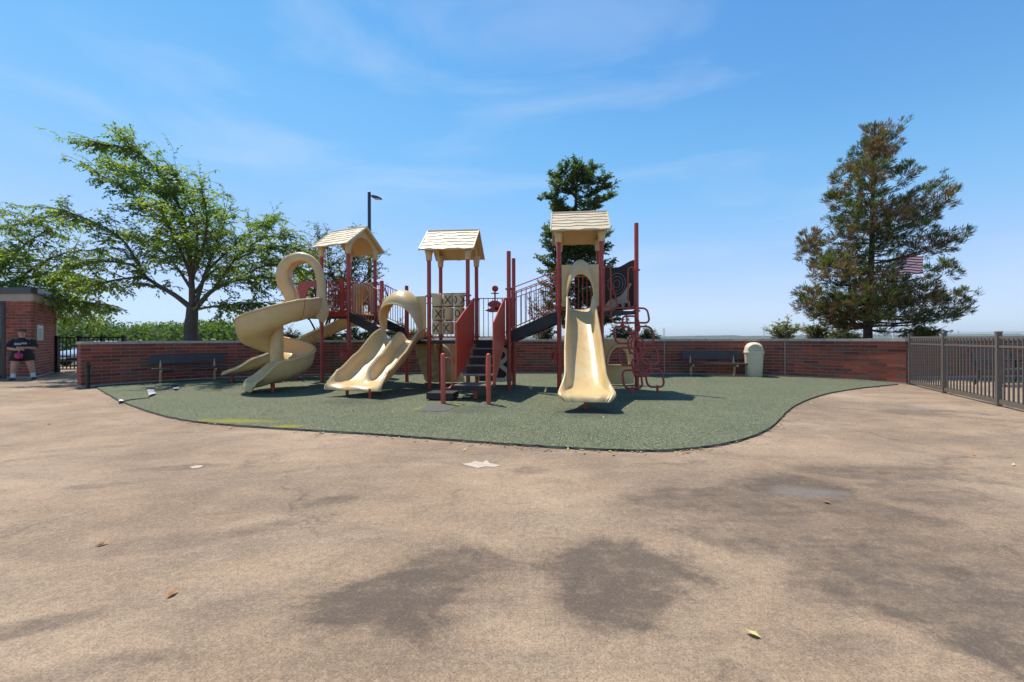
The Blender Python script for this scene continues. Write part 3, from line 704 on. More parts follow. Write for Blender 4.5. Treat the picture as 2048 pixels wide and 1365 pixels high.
# ---- gable roofs
def roof(a, b, c, d, ztop):
    """a-b and d-c are the eave sides, ridge parallel to a-b; gables on b-c and a-d"""
    ctr = (a+b+c+d)/4; u = ((b-a)+(c-d)).normalized(); v = ((d-a)+(c-b)).normalized()
    Lu = (b-a).length/2+0.17; Lv = (d-a).length/2
    ov = 0.20; ze = ztop+0.10; zr = ztop+0.72
    hw = Lv+ov; sl = (zr-ze)/hw
    P = lambda x, y, z: ctr+u*x+v*y+V(0, 0, z)
    # underside shell = part; everything else sub-part
    m = MB()
    for s in (-1, 1):
        m.poly([P(-Lu+.01, s*hw, ze), P(Lu-.01, s*hw, ze), P(Lu-.01, s*0.004, zr), P(-Lu+.01, s*0.004, zr)], V(0, 0, 0.03))
    ro = part(m, 'roof', M['tan'], smooth=False)
    # shingle courses with wavy lower edges, overlapping
    rr = random.Random(int(ztop*100))
    NC = 6; sn = Vector((0, 0, 1))
    for s in (-1, 1):
        for k in range(NC):
            y0 = hw*(1-k/NC)+ (0.02 if k == 0 else 0.0); y1 = hw*(1-(k+1)/NC)-0.03 if k < NC-1 else 0.0
            NX = 18; low = []; hi = []; ph = rr.uniform(0, 6)
            for i in range(NX+1):
                x = -Lu-0.015+(2*Lu+0.03)*i/NX
                wv = 0.016*sin(ph+i*0.75)+0.008*sin(ph*2+i*1.9)
                yy = y0+wv
                low.append(P(x, s*yy, ze+(hw-yy)*sl+0.055)); hi.append(P(x, s*y1, ze+(hw-y1)*sl+0.033))
            st = MB(); n = NX+1
            th = V(0, 0, -0.024)
            st.add(low+hi+[q+th for q in low]+[q+V(0, 0, -0.003) for q in hi], [(i, i+1, n+i+1, n+i) for i in range(NX)]+[(2*n+i, 3*n+i, 3*n+i+1, 2*n+i+1) for i in range(NX)]+[(i, 2*n+i, 2*n+i+1, i+1) for i in range(NX)]+[(0, n, 3*n, 2*n), (NX, 2*n+NX, 3*n+NX, n+NX)])
            part(st, 'shingle_course', M['roof'], ro, False)
    rc = MB(); rc.tube([P(-Lu-.02, 0, zr+0.032), P(Lu+.02, 0, zr+0.032)], 0.034, 8); part(rc, 'ridge_cap', M['roof'], ro)
    # arched gable boards
    for gx_ in (-1, 1):
        N = 20; Ao = []; Bi = []
        for i in range(N+1):
            t = pi*i/N; y = -cos(t)*(Lv-0.06); z = ztop-0.10+sin(t)*0.54
            Ao_y = -cos(t)*(Lv+0.075); lim = zr-0.02-abs(Ao_y)*sl
            Bi.append(P(gx_*(Lu-0.12), y, z)); Ao.append(P(gx_*(Lu-0.12), Ao_y, lim if i not in (0, N) else ztop-0.10))
        Ao[0] = P(gx_*(Lu-.12), -(Lv+.075), ztop-0.10); Ao[-1] = P(gx_*(Lu-.12), (Lv+.075), ztop-.10)
        g = MB(); g.strip(Ao, Bi, u*(-gx_*0.05)); part(g, 'gable_board', M['tan'], ro, False)
        for s in (-1, 1):
            e = MB(); e.poly([P(gx_*(Lu+.002), s*(hw+.02), ze-0.015), P(gx_*(Lu+.002), 0, zr-0.01), P(gx_*(Lu+.002), 0, zr+0.06), P(gx_*(Lu+.002), s*(hw+.02), ze+0.05)], u*gx_*0.025)
            part(e, 'barge_board', M['roof'], ro, False)
    for q in (a, b, c, d):
        k = MB(); k.lathe((q.x, q.y, ztop-0.13), [(PR+0.004, 0), (PR+0.022, 0.005), (PR+0.03, 0.14), (PR+0.06, 0.26), (PR+0.04, 0.30)], 14); part(k, 'post_socket', M['tan'], ro)
    return ro
roof(T1['L'], T1['M'], T1['R'], T1['B'], 3.87)
roof(T2['FL'], T2['FR'], T2['BR'], T2['BL'], 3.40)
roof(T3['FL'], T3['FR'], T3['BR'], T3['BL'], 3.74)

# ---- guard rails: frame is the part, each bar a sub-part
def guard(a, b, za0, zb0, za1, zb1, step=0.105, r=0.013, rb=0.011, mat=None, inset=0.07, mid=None, round_foot=False, label=None):
    mat = mat or M['red']; t = (b-a).normalized(); L = (b-a).length; A = a+t*inset; B = b-t*inset
    P = lambda f, z: lerp(A, B, f)+V(0, 0, z)
    m = MB(); loop = [P(0, za0+.0), P(1, zb0), P(1, zb1), P(0, za1)]
    m.tube([P(0, za1), P(1, zb1)], r, 8); m.tube([P(0, za0), P(1, zb0)], r, 8)
    m.tube([P(0, za0-r), P(0, za1+r)], r, 8); m.tube([P(1, zb0-r), P(1, zb1+r)], r, 8)
    if mid: m.tube([P(0, za1-mid), P(1, zb1-mid)], r*0.9, 8)
    for f, z in ((0, za1-.03), (0, za0+.06), (1, zb1-.03), (1, zb0+.06)):
        e = -t if f == 0 else t
        m.tube([P(f, z), P(f, z)+e*(inset-PR+0.005)], r*0.9, 6)
    g = part(m, 'guard_rail', mat, label=label)
    n = max(2, round((L-2*inset)/step))
    for i in range(1, n):
        f = i/n; z0 = lerp(za0, zb0, f); z1 = lerp(za1, zb1, f)-(mid or 0)
        q = MB(); q.tube([P(f, z0), P(f, z1)], rb, 6); part(q, 'bar', mat, g)
    return g
# tower 1
guard(T1['L'], T1['M'], Z1+.10, Z1+.10, Z1+.98, Z1+.98)
guard(T1['B'], T1['L'], Z1+.10, Z1+.10, Z1+.98, Z1+.98)
# bridge stairs from tower 1 down to the low deck
def stringer(a, b, za, zb, h, name='stringer'):
    t = (b-a).normalized(); n = V(-t.y, t.x, 0); A = a+t*0.05; B = b-t*0.05
    m = MB(); m.poly([A+V(0, 0, za-h)-n*.02, B+V(0, 0, zb-h)-n*.02, B+V(0, 0, zb)-n*.02, A+V(0, 0, za)-n*.02], n*0.04); return part(m, name, M['black'], smooth=False)
for a, b in ((T1['M'], Q0), (T1['R'], Q1)):
    stringer(a, b, Z1+.03, 1.60, 0.26)
    guard(a, b, Z1+.10, 1.66, 3.06, 2.62)
for k in range(4):
    f = (k+0.6)/4; c0 = lerp(T1['M'], Q0, f); c1 = lerp(T1['R'], Q1, f); z = lerp(Z1, 1.42, f)-.06
    t = (Q0-T1['M']).normalized(); m = MB(); m.poly([c0-t*.17+V(0, 0, z), c0+t*.17+V(0, 0, z), c1+t*.17+V(0, 0, z), c1-t*.17+V(0, 0, z)], V(0, 0, .04)); part(m, 'tread', M['black'], smooth=False)
# low deck back, tower 2 back rails
guard(Q1, T2['BL'], Z2+.10, Z2+.10, Z2+1.05, Z2+1.05)
guard(T2['BL'], T2['BR'], Z2+.10, Z2+.10, Z2+1.10, Z2+1.10)
# entry deck back rail with the horn
guard(T2['BR'], S1, Z2+.09, Z2+.09, 2.40, 2.40, label='back guard rail carrying a red swivel horn', step=0.13)
guard(T2['BR']+V(.70, -.05, 0), S1, Z2+.02, Z2+.02, 2.36, 2.36, inset=0.02)
hb = lerp(T2['BR'], S1, 0.50)+V(0, -0.03, 0)
m = MB(); m.tube([hb+V(0, 0, 2.1), hb+V(0, 0, 2.62)], 0.022, 8); m.lathe(hb+V(0, 0, 2.52), [(0.02, 0), (0.11, 0.005), (0.11, 0.02), (0.02, 0.025)], 14)
m.lathe(hb+V(0, 0.03, 2.66), [(0.02, -.08), (0.05, -.06), (0.085, -.01), (0.09, 0.03), (0.06, 0.08), (0.01, 0.095)], 14, V(.2, -1, .25))
part(m, 'periscope', M['red'])
m = MB(); c = hb+V(0, -.02, 2.18)
N = 14; o1 = []; o2 = []
for i in range(N+1):
    t = i/N; th = 2.9-t*3.6; r_ = 0.22*(1-.15*t); o1.append(c+V(cos(th)*r_, 0, sin(th)*r_*.75)); o2.append(c+V(cos(th)*r_*.25-.05, 0, sin(th)*r_*.2-.06))
m.strip(o1, o2, V(0, 0.03, 0)); m.poly([c+V(-.28, 0, -.12), c+V(-.05, 0, -.02), c+V(.2, 0, -.06), c+V(.05, 0, -.16), c+V(-.12, 0, -.17)], V(0, .03, 0)); part(m, 'bird_panel', M['red'], smooth=False)
# ramp from entry deck up to tower 3
for a, b in ((S0, T3['FL']), (S1, T3['BL'])):
    stringer(a, b, 1.49, Z3, 0.30)
    guard(a, b, 1.55, Z3+.06, 2.54, 2.92, mid=0.12, step=0.12)
for k in range(4):
    f = (k+0.7)/4; c0 = lerp(S0, T3['FL'], f); c1 = lerp(S1, T3['BL'], f); z = lerp(1.25, Z3, f)-.06
    t = (T3['FL']-S0).normalized(); m = MB(); m.poly([c0-t*.16+V(0, 0, z), c0+t*.16+V(0, 0, z), c1+t*.16+V(0, 0, z), c1-t*.16+V(0, 0, z)], V(0, 0, .04)); part(m, 'tread', M['black'], smooth=False)
guard(T3['BL'], T3['BR'], Z3+.10, Z3+.10, Z3+.98, Z3+.98)

# ---- main stairs
M['plank'] = simple('brown_plank', (0.15, 0.12, 0.098), .7, .25, 6)
su = V(0.135, 0.991, 0).normalized(); sv = V(su.y, -su.x, 0)            # su = up the stairs, sv = to the right
s_top = lerp(T2['FR'], S0, 0.5)+V(0.02, 0, 0)
hwid = 0.36
stair_z = 0.184
for k in range(1, 5):
    c = s_top-su*(0.32*(k-1)+0.15); z = Z2-stair_z*k
    m = MB(); m.obox(c+V(0, 0, z-.02), su, sv, V(0, 0, 1), 0.34, 2*hwid-.03, 0.04); tr = part(m, 'tread', M['plank'], smooth=False)
    m = MB(); m.obox(c+su*0.155+V(0, 0, z-.02+stair_z/2), su, sv, V(0, 0, 1), 0.012, 2*hwid-.035, stair_z-.045); part(m, 'riser', M['black'], tr, False)
    m = MB(); m.obox(c-su*0.172+V(0, 0, z-.010), su, sv, V(0, 0, 1), 0.008, 2*hwid-.05, 0.016); part(m, 'nosing', M['coping'], tr, False)
land = s_top-su*(0.32*4+0.33)
zl = Z2-stair_z*5
m = MB(); m.obox(land+V(0, 0, zl-.045), su, sv, V(0, 0, 1), 0.62, 0.80, 0.09); landing = part(m, 'landing', M['black'], smooth=False)
for k in range(4):
    q = MB(); q.obox(land+su*(-.225+.15*k)+V(0, 0, zl+.006), su, sv, V(0, 0, 1), 0.135, 0.77, 0.012); part(q, 'plank', M['plank'], landing, False)
m = MB(); c = land-sv*0.66-su*0.12; m.obox(c+V(0, 0, .115), su, sv, V(0, 0, 1), 0.46, 0.56, 0.13); part(m, 'transfer_step', M['black'], smooth=False)
for q in (land+su*.05, ):
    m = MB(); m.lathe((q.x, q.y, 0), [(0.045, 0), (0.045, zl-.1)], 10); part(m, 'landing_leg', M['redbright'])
# ribbed side panels
for s, lowz in ((-1, 0.42), (1, 0.26)):
    o_ = s_top+sv*s*(hwid+.03); lo = o_-su*(1.66 if s < 0 else 1.55)
    tz0, tz1, bz0, bz1 = 2.30, 1.62, Z2+.0, lowz
    m = MB(); fr_ = [o_+V(0, 0, bz0), lo+V(0, 0, bz1), lo+V(0, 0, tz1), o_+V(0, 0, tz0)]
    for a_, b_ in zip(fr_, fr_[1:]+fr_[:1]): m.tube([a_, b_], 0.018, 8)
    m.poly([q+sv*(0.004*s) for q in fr_], sv*(0.006*s))
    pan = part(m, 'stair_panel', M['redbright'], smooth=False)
    n = 22
    for i in range(1, n):
        f = i/n; a_ = lerp(o_, lo, f); z0 = lerp(bz0, bz1, f); z1 = lerp(tz0, tz1, f)
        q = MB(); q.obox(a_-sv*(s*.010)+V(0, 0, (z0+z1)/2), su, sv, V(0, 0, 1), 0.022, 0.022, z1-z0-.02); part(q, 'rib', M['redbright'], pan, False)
for px, py in ((886, 810), (977, 812)):
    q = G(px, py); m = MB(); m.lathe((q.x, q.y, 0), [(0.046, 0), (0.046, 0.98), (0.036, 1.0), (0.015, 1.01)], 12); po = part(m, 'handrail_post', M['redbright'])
    s = 1 if px == 886 else -1
    d = (su*0.75+sv*0.66*s).normalized() if s > 0 else (su*.9-sv*.4).normalized()
    pts = [q+V(0, 0, .90)+d*.03, q+V(0, 0, .92)+d*.12, q+V(0, 0, .86)+d*.20, q+V(0, 0, .6)+d*.21, q+V(0, 0, .38)+d*.20, q+V(0, 0, .31)+d*.12, q+V(0, 0, .33)+d*.03]
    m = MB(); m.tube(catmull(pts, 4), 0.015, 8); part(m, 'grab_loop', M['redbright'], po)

# ---- slides -------------------------------------------------------------
def chute(path_pts, prof_fn, nstep=44, name='slide', label=None, right=None, mat=None, parent=None):
    """prof_fn(t) -> closed list of (u, v); u to the right of travel seen from behind, v up"""
    P = Path(catmull(path_pts, 8)); rings = []
    for i in range(nstep+1):
        d = P.L*i/nstep; p = P.at(d); t = P.tan(d)
        r = (right if right is not None else t.cross(V(0, 0, 1))).normalized()
        n = r.cross(t).normalized()
        rings.append([p+r*u+n*v for u, v in prof_fn(i/nstep)])
    m = MB(); m.sweep(rings); return part(m, name, mat or M['tan'], parent, True, 50, label)
def shell(top, th=0.03):
    """closed profile from an open top line by offsetting downwards/outwards"""
    n = len(top); out = []
    for i, (u, v) in enumerate(top):
        a = top[max(0, i-1)]; b = top[min(n-1, i+1)]; du, dv = b[0]-a[0], b[1]-a[1]; l = sqrt(du*du+dv*dv) or 1
        out.append((u+dv/l*th, v-du/l*th))
    return list(top)+out[::-1]
def u_profile(hw, wall, rim=0.05, floor_r=0.10):
    L = [(-hw-rim, wall-0.045), (-hw-rim*.85, wall-.008), (-hw-rim*.4, wall+.004), (-hw, wall-.012), (-hw+.02, wall*.72), (-hw+.035, wall*.4), (-hw+.06, wall*.16), (-hw+.12, .02), (-hw+.2, 0), (0, -.004)]
    return L+[(-u, v) for u, v in L[:-1]][::-1]
# straight slide of tower 3
a3 = lerp(T3['FL'], T3['FR'], 0.5); dd = V(-0.125, -0.992, 0).normalized()
pts = [a3+dd*s+V(0, 0, z) for s, z in ((-.05, Z3+.02), (.12, Z3+.015), (.30, Z3-.05), (.55, Z3-.24), (1.2, 1.19), (1.8, .73), (2.15, .50), (2.45, .375), (2.7, .335), (2.86, .325), (2.94, .298), (2.98, .255), (2.99, .21))]
def prof3(t):
    hw = 0.29+0.05*smooth01((t-.1)/.5)+0.10*smooth01((t-.78)/.18)
    wall = 0.34-0.06*smooth01(t/.7)
    if t > .74: wall *= 1-0.93*smooth01((t-.74)/.24)
    if t > .93: hw *= 1-0.28*((t-.93)/.07)**2
    rim = 0.05+0.02*smooth01((t-.75)/.2)
    return shell(u_profile(hw, max(wall, .012), rim), 0.035)
sl3 = chute(pts, prof3, 64, 'slide', 'straight tan slide on the front of the right tower')
q = G(1171, 822)
m = MB(); m.lathe((q.x, q.y, 0), [(0.035, 0), (0.035, .27)], 10); part(m, 'slide_leg', M['red'], sl3)

# hood / entry panel with arch, for a slide between two posts
def hood_panel(a, b, z0, zt, out, hw, hb, hf, name, label, hood_out=0.32, offset=0.06):
    """flat board with an arched opening; a visor hood slopes forward and down from a tall arch (hb) to a lower front rim (hf)"""
    t = (b-a).normalized(); L = (b-a).length; c = (a+b)/2+out*offset
    P = lambda x, z, o=0.0: c+t*x+out*o+V(0, 0, z)
    N = 28; A_ = []; B_ = []; half = L/2-0.07; ho_ = min(hb-.05, zt-z0-.06)
    for i in range(N+1):
        th = pi*i/N; k = sin(th)
        A_.append(P(-cos(th)*hw, z0+ho_*k**.75))
        if th < pi*.25: o = (-half, lerp(z0, zt, th/(pi*.25)))
        elif th > pi*.75: o = (half, lerp(zt, z0, (th-pi*.75)/(pi*.25)))
        else: o = (lerp(-half, half, (th-pi*.25)/(pi*.5)), zt)
        B_.append(P(*o))
    m = MB(); m.strip(A_, B_, out*-0.03); pan = part(m, name, M['tan'], smooth=False, label=label)
    K = 10; n = N+1; rows = []; back = []
    for j in range(K+1):
        s_ = j/K; row = []; bk = []
        for i in range(N+1):
            th = pi*i/N; k = sin(th); e = s_**1.7
            x = -cos(th)*(hw+.045-.03*e); z = z0-.02+lerp(hb, hf, e)*k**.75
            o = .004+hood_out*(k**.7)*sin(s_*pi/2)+.10*s_*(1-k)
            row.append(P(x, z, o)); bk.append(P(x*.955, z-.03*k, o-.01))
        rows.append(row); back.append(bk)
    vs = [q for r in rows for q in r]+[q for r in back for q in r]; o = (K+1)*n; fs = []
    for j in range(K):
        for i in range(N): fs += [(j*n+i, j*n+i+1, (j+1)*n+i+1, (j+1)*n+i), (o+j*n+i, o+(j+1)*n+i, o+(j+1)*n+i+1, o+j*n+i+1)]
    for i in range(N): fs += [(K*n+i, K*n+i+1, o+K*n+i+1, o+K*n+i), (i, o+i, o+i+1, i+1)]
    hm = MB(); hm.add(vs, fs); part(hm, 'hood', M['tan'], pan, True, 60)
    rim = MB(); rim.tube(rows[-1], .022, 6); part(rim, 'hood_rim', M['tan'], pan)
    return pan
hood_panel(T3['FL'], T3['FR'], Z3+.10, Z3+1.10, dd, 0.31, 1.14, .76, 'slide_entry_panel', 'tan arched entry panel above the straight slide', hood_out=.36)

# double wave slide on the low deck
e0, e1 = Q0, T2['FL']; et = (e1-e0).normalized()
dv = V(-0.30, -0.954, 0).normalized()
mid = lerp(e0, e1, 0.50)
pts = [mid+dv*s+V(0, 0, z) for s, z in ((0.0, Z2+.0), (.14, Z2-.01), (.32, Z2-.10), (.6, .93), (.85, .74), (1.05, .64), (1.25, .51), (1.5, .365), (1.72, .305), (1.92, .29), (2.03, .268), (2.08, .232), (2.092, .19))]
rgt = V(-dv.y, dv.x, 0)*-1        # to the right of travel
def prof2(t):
    hw = 0.60+0.03*smooth01(t/.6)+0.03*smooth01((t-.8)/.2)
    wall = 0.33-.03*t
    if t > .80: wall *= 1-0.90*smooth01((t-.80)/.2)
    div = 0.26*smooth01((t+.02)/.1)*(1-smooth01((t-.62)/.22))+0.012
    lipw = 0.05*smooth01((t-.86)/.14)
    L = [(-hw-.06, wall-.05), (-hw-.055, wall-.008), (-hw-.025, wall+.006), (-hw+.005, wall-.015), (-hw+.035, wall*.62), (-hw+.07, wall*.25), (-hw+.15, .015-lipw*.4), (-hw+.27, -lipw), (-.20, -lipw*.8), (-.115, .01), (-.075, div*.55), (-.045, div*.92), (0, div)]
    return shell(L+[(-u, v) for u, v in L[:-1]][::-1], 0.032)
sl2 = chute(pts, prof2, 64, 'slide', 'wide tan double wave slide with two lanes in the middle', right=rgt)
for px, py in ((694, 794), (740, 800)):
    q = G(px, py); m = MB(); m.lathe((q.x, q.y, 0), [(0.035, 0), (0.035, .235)], 10); part(m, 'slide_leg', M['red'], sl2)
hood_panel(Q0, T2['FL'], Z2+.30, Z2+1.13, (-V(-et.y, et.x, 0)), 0.60, 1.04, .66, 'slide_entry_panel', 'tan arched entry panel above the double slide', hood_out=.42)

# spiral slide left of tower 1
C = V(-6.02, 10.62, 0)
def ang(th, r, z): return C+V(cos(th)*r, sin(th)*r, z)
ctrl = [(25, 1.92), (-30, 1.80), (-90, 1.52), (-180, 1.17), (-270, .86), (-360, .53), (-410, .36)]
def zth(deg):
    for (a, za), (b, zb) in zip(ctrl, ctrl[1:]):
        if b <= deg <= a: return lerp(zb, za, (deg-b)/(a-b))
    return ctrl[-1][1]
rings = []; N = 110
# straight entry section then the spiral; profile: u = outward from centre
def sp_prof(t, inner, outer, wall, iw):
    top = [(inner, iw), (inner+.012, iw*.5), (inner+.05, .07), (inner+.14, .015), (lerp(inner, outer, .5), 0), (outer-.20, .02), (outer-.10, .09), (outer-.04, wall*.45), (outer-.01, wall*.8), (outer+.0, wall-.01), (outer+.03, wall+.012), (outer+.065, wall), (outer+.075, wall-.04)]
    bot = [(outer+.045, wall-.05), (outer+.03, wall*.5), (outer-.01, .06), (outer-.09, -.05), (outer-.22, -.09), (lerp(inner, outer, .5), -.10), (inner+.08, -.09), (inner-.03, .0), (inner-.03, iw)]
    return top+bot
ent0 = lerp(T1['L'], entry_ext, 0.30)
for i in range(16):          # entry run towards the camera
    f = i/16; c0 = V(-5.86, 12.28, 0); c1 = ang(radians(25), .0, 0)+V(0.46, .22, 0)
    cc = lerp(c0, V(-5.53, 11.0, 0), f); z = lerp(Z1-.02, 1.94, f)
    tdir = V(.235, -.97, 0).normalized(); rt = V(-tdir.y, tdir.x, 0)      # left-hand = outward (right side in the picture)
    rings.append([cc+rt*(u-.52)+V(0, 0, z+v) for u, v in sp_prof(0, .14, .86, .47, .36)])
for i in range(N+1):
    deg = lerp(12, -405, i/N); th = radians(deg); z = zth(deg)
    k = 0.0; iw = lerp(.36, .30, smooth01((12-deg)/90)); wall = lerp(.47, .42, i/N)*(1-.55*k)
    outer = lerp(.86, .84, i/N)+.04*k
    rings.append([ang(th, u, z+v) for u, v in sp_prof(0, .14, outer, max(wall, .05), iw*(1-.45*k)+.01)])
the_ = radians(-405); te = V(sin(the_), -cos(the_), 0); ue = V(cos(the_), sin(the_), 0)
for i in range(1, 19):          # straight run-out towards the front left
    f = i/18; s_ = .72*f; k = smooth01((f-.15)/.85); z = lerp(.375, .245, smooth01(f*1.1))-.10*max(0, (f-.85)/.15)**2
    rings.append([C+te*s_+ue*u+V(0, 0, z+v) for u, v in sp_prof(0, .12-.16*k, .84-.02*k, .42*(1-.80*k)+.01, .36*(1-.80*k)+.02)])
m = MB(); m.sweep(rings); sp = part(m, 'slide', M['tan'], None, True, 55, 'tall tan spiral slide on the left tower')
m = MB(); m.lathe(C+V(0, 0, .18), [(0.10, 0), (0.155, .03), (0.155, 1.4), (0.14, 1.62), (0.05, 1.66)], 18); part(m, 'centre_column', M['tan'], sp)
for px, py in ((545, 786), (592, 762)):
    q = G(px, py); m = MB(); m.lathe((q.x, q.y, 0), [(0.05, 0), (0.05, .24)], 10); part(m, 'slide_leg', M['red'], sp)
m = MB(); m.tube([ring_ for ring_ in []] or [rings[16][8]+V(0, 0, 0), rings[16][9]], .004, 6); 
# section seams on the outer wall
for idx in (24, 66, 100):
    m = MB(); rg = rings[idx]; m.tube([rg[k] + (rg[k]-C).normalized()*0.0 for k in range(11, 18)], 0.006, 6); part(m, 'seam', M['ink'], sp)
# the looped hood over its entry: a ring of moulded plastic
hc = V(-5.93, 11.92, 0); tdir = V(.235, -.97, 0).normalized(); rt = V(-tdir.y, tdir.x, 0)
outl = [(.45, .0), (.575, .14), (.61, .45), (.62, .85), (.52, 1.22), (.28, 1.50), (-.06, 1.58), (-.38, 1.46), (-.54, 1.20), (-.50, .92), (-.34, .66), (-.30, .42), (-.40, .22), (-.62, .10)]
cv = catmull([V(u, v, 0) for u, v in outl], 6); rings_h = []
for i, q in enumerate(cv):
    t = (cv[min(i+1, len(cv)-1)]-cv[max(i-1, 0)]).normalized(); nn = V(-t.y, t.x, 0)       # points inward
    f = i/(len(cv)-1); wd = 0.50+.20*smooth01(1-f*2.5)-.10*f; wb = .10
    bw = 1.25+1.6*smooth01(1-f*4.5)+.8*smooth01(1-abs(f-.72)*3.5)
    sec = [(-wb, 0), (-wb, .06), (wd*.3, .045), (wd*.75, .05), (wd*.92, .08), (wd, .06), (wd+.03, 0), (wd, -.09*bw), (wd*.88, -.125*bw), (wd*.7, -.10*bw), (wd*.3, -.05*bw)]
    base = hc+rt*(q.x*.78)+V(0, 0, Z1-.05+q.y)
    nv = rt*nn.x+V(0, 0, nn.y)
    rings_h.append([base+tdir*a_+nv*b_ for a_, b_ in sec])
m = MB(); m.sweep(rings_h); part(m, 'hood', M['tan'], sp, True, 60)
# red entry panel behind the hood
pa, pb = entry_ext+V(-.12, .02, 0), V(-5.46, 12.20, 0); t = (pb-pa).normalized(); n = V(-t.y, t.x, 0)
L = (pb-pa).length
NN = 20; A_ = []; B_ = []
for i in range(NN+1):
    th = pi*i/NN; x = L/2-cos(th)*.34; A_.append(pa+t*x+V(0, 0, Z1+.02+sin(th)*.86)); k = i/NN
    o = (0, lerp(0, 1.0, k*4)) if k < .25 else ((L, lerp(1.0, 0, (k-.75)*4)) if k > .75 else (lerp(0, L, (k-.25)*2), 1.0))
    B_.append(pa+t*o[0]+V(0, 0, Z1+.02+o[1]))
m = MB(); m.strip(A_, B_, n*.03); part(m, 'entry_panel', M['red'], smooth=False, label='red arched panel at the spiral slide entrance')
m = MB(); m.obox((T1['L']+T1['M'])/2+V(0, 0, Z1+.0)-V(.042*10*.0, 0, 0)+V(-.02, -.06, 0), (T1['M']-T1['L']).normalized(), V(.42, .907, 0), V(0, 0, 1), 1.0, .03, .14); part(m, 'deck_fascia', M['red'], smooth=False)
m = MB(); q = lerp(T1['L'], T1['M'], .17)+V(-.03, -.07, 0); tt = (T1['M']-T1['L']).normalized()
m.obox(q+V(0, 0, Z1+.5), tt, V(.42, .907, 0), V(0, 0, 1), .17, .04, 1.02); part(m, 'side_panel', M['red'], smooth=False)
q = lerp(T1['L'], T1['M'], .84)+V(-.03, -.07, 0); m = MB(); m.obox(q+V(0, 0, Z1+.5), tt, V(.42, .907, 0), V(0, 0, 1), .14, .04, 1.02); part(m, 'side_panel', M['red'], smooth=False)

# rear slide behind tower 1 going down to the left
pts = [V(-4.62, 13.4, Z1), V(-4.62, 13.75, 1.99), V(-5.05, 14.1, 1.86), V(-5.75, 14.05, 1.62), V(-6.5, 13.62, 1.20), V(-7.1, 13.2, .82), V(-7.6, 12.86, .52), V(-8.05, 12.55, .36), V(-8.38, 12.33, .32), V(-8.55, 12.22, .26)]
def profr(t):
    hw = .27+.10*smooth01((t-.8)/.18); wall = .36-.05*t
    if t > .82: wall *= 1-.85*smooth01((t-.82)/.17)
    return shell(u_profile(hw, wall, .055), .035)
slr = chute(pts, profr, 70, 'slide', 'tan rear slide descending to the left behind the spiral slide')
Pth = Path(catmull(pts, 8))
for f in (.40, .50, .62, .74):
    d = Pth.L*f; p = Pth.at(d); t = Pth.tan(d); r = t.cross(V(0, 0, 1)).normalized(); n = r.cross(t).normalized()
    pr_ = profr(f); k = len(pr_)//2; out = [p+r*u*1.03+n*(v-.012) for u, v in pr_[k:]]
    m = MB(); m.tube(out, .032, 8); part(m, 'rib', M['tan'], slr)
q = G(464, 767); m = MB(); m.lathe((q.x, q.y, 0), [(0.04, 0), (0.04, .25)], 10); part(m, 'slide_leg', M['red'], slr)
bo = V(.41, .91, 0)
hood_panel(T1['R'], T1['B'], Z1+.05, Z1+1.05, bo, .30, .95, .70, 'slide_entry_panel', 'tan arched panel at the back of the left tower')
# curved grab bars of the rear arch climber at tower 1
for k in range(2):
    o = V(.10*k, .28*k, 0); a_ = T1['R']+V(-.42, .25, 0)+o
    m = MB(); m.tube(catmull([a_+V(-.05, 0, Z1+.55), a_+V(0, 0, Z1+.95), a_+V(.2, .05, Z1+1.22), a_+V(.42, .1, Z1+1.36)], 5), .018, 8); part(m, 'arch_bar', M['tan' if k == 0 else 'red'])
m = MB(); a_ = T1['R']+V(.02, .1, 0); m.tube(catmull([a_+V(-.35, .2, Z1+.1), a_+V(-.3, .25, Z1+.8), a_+V(-.05, .3, Z1+1.02), a_+V(.2, .32, Z1+.8), a_+V(.26, .35, Z1+.2)], 6), .02, 8); part(m, 'arch_bar', M['red'])

# ---- tic-tac-toe spinner panel on the front of tower 2
ta, tb = T2['FL'], T2['FR']; tt = (tb-ta).normalized(); tn = V(tt.y, -tt.x, 0)
fm = MB()
for z in (2.43, 1.335): fm.tube([ta+tt*.05+V(0, 0, z), tb-tt*.05+V(0, 0, z)], .016, 8)
for z in (2.10, 1.745): fm.tube([ta+tt*.08+V(0, 0, z), tb-tt*.1+V(0, 0, z)], .012, 8)
tic = part(fm, 'game_panel_frame', M['red'], label='tic tac toe panel of nine tan spinning blocks')
def cyl_patch(c, r, th0, pts2, hgt):
    """thin ink patch wrapped on a block: pts2 in (arc, z)"""
    return [c+(tt*sin(th0+s/r)+tn*cos(th0+s/r))*r+V(0, 0, z) for s, z in pts2]
def letter(m, c, r, th0, ch, w=.15, h=.20, st=.032):
    rr_ = r+.003
    if ch == 'X':
        for sg in (-1, 1):
            n = 6; A_ = []; B_ = []
            for i in range(n+1):
                f = i/n-.5; A_.append((sg*f*w-st/2, f*h)); B_.append((sg*f*w+st/2, f*h))
            P1_ = cyl_patch(c, rr_+(.001 if sg > 0 else 0), th0, A_, h); P2_ = cyl_patch(c, rr_+(.001 if sg > 0 else 0), th0, B_, h)
            m.add(P1_+P2_, [(i, i+1, n+1+i+1, n+1+i) for i in range(n)])
    else:
        n = 20; A_ = []; B_ = []
        for i in range(n+1):
            t = 2*pi*i/n; A_.append((cos(t)*w*.5, sin(t)*h*.5)); B_.append((cos(t)*(w*.5-st*.9), sin(t)*(h*.5-st*.8)))
        P1_ = cyl_patch(c, rr_, th0, A_, h); P2_ = cyl_patch(c, rr_, th0, B_, h); m.add(P1_+P2_, [(i, i+1, n+1+i+1, n+1+i) for i in range(n)])
cols = [.215, .505, .785]; rws = [2.265, 1.92, 1.565]
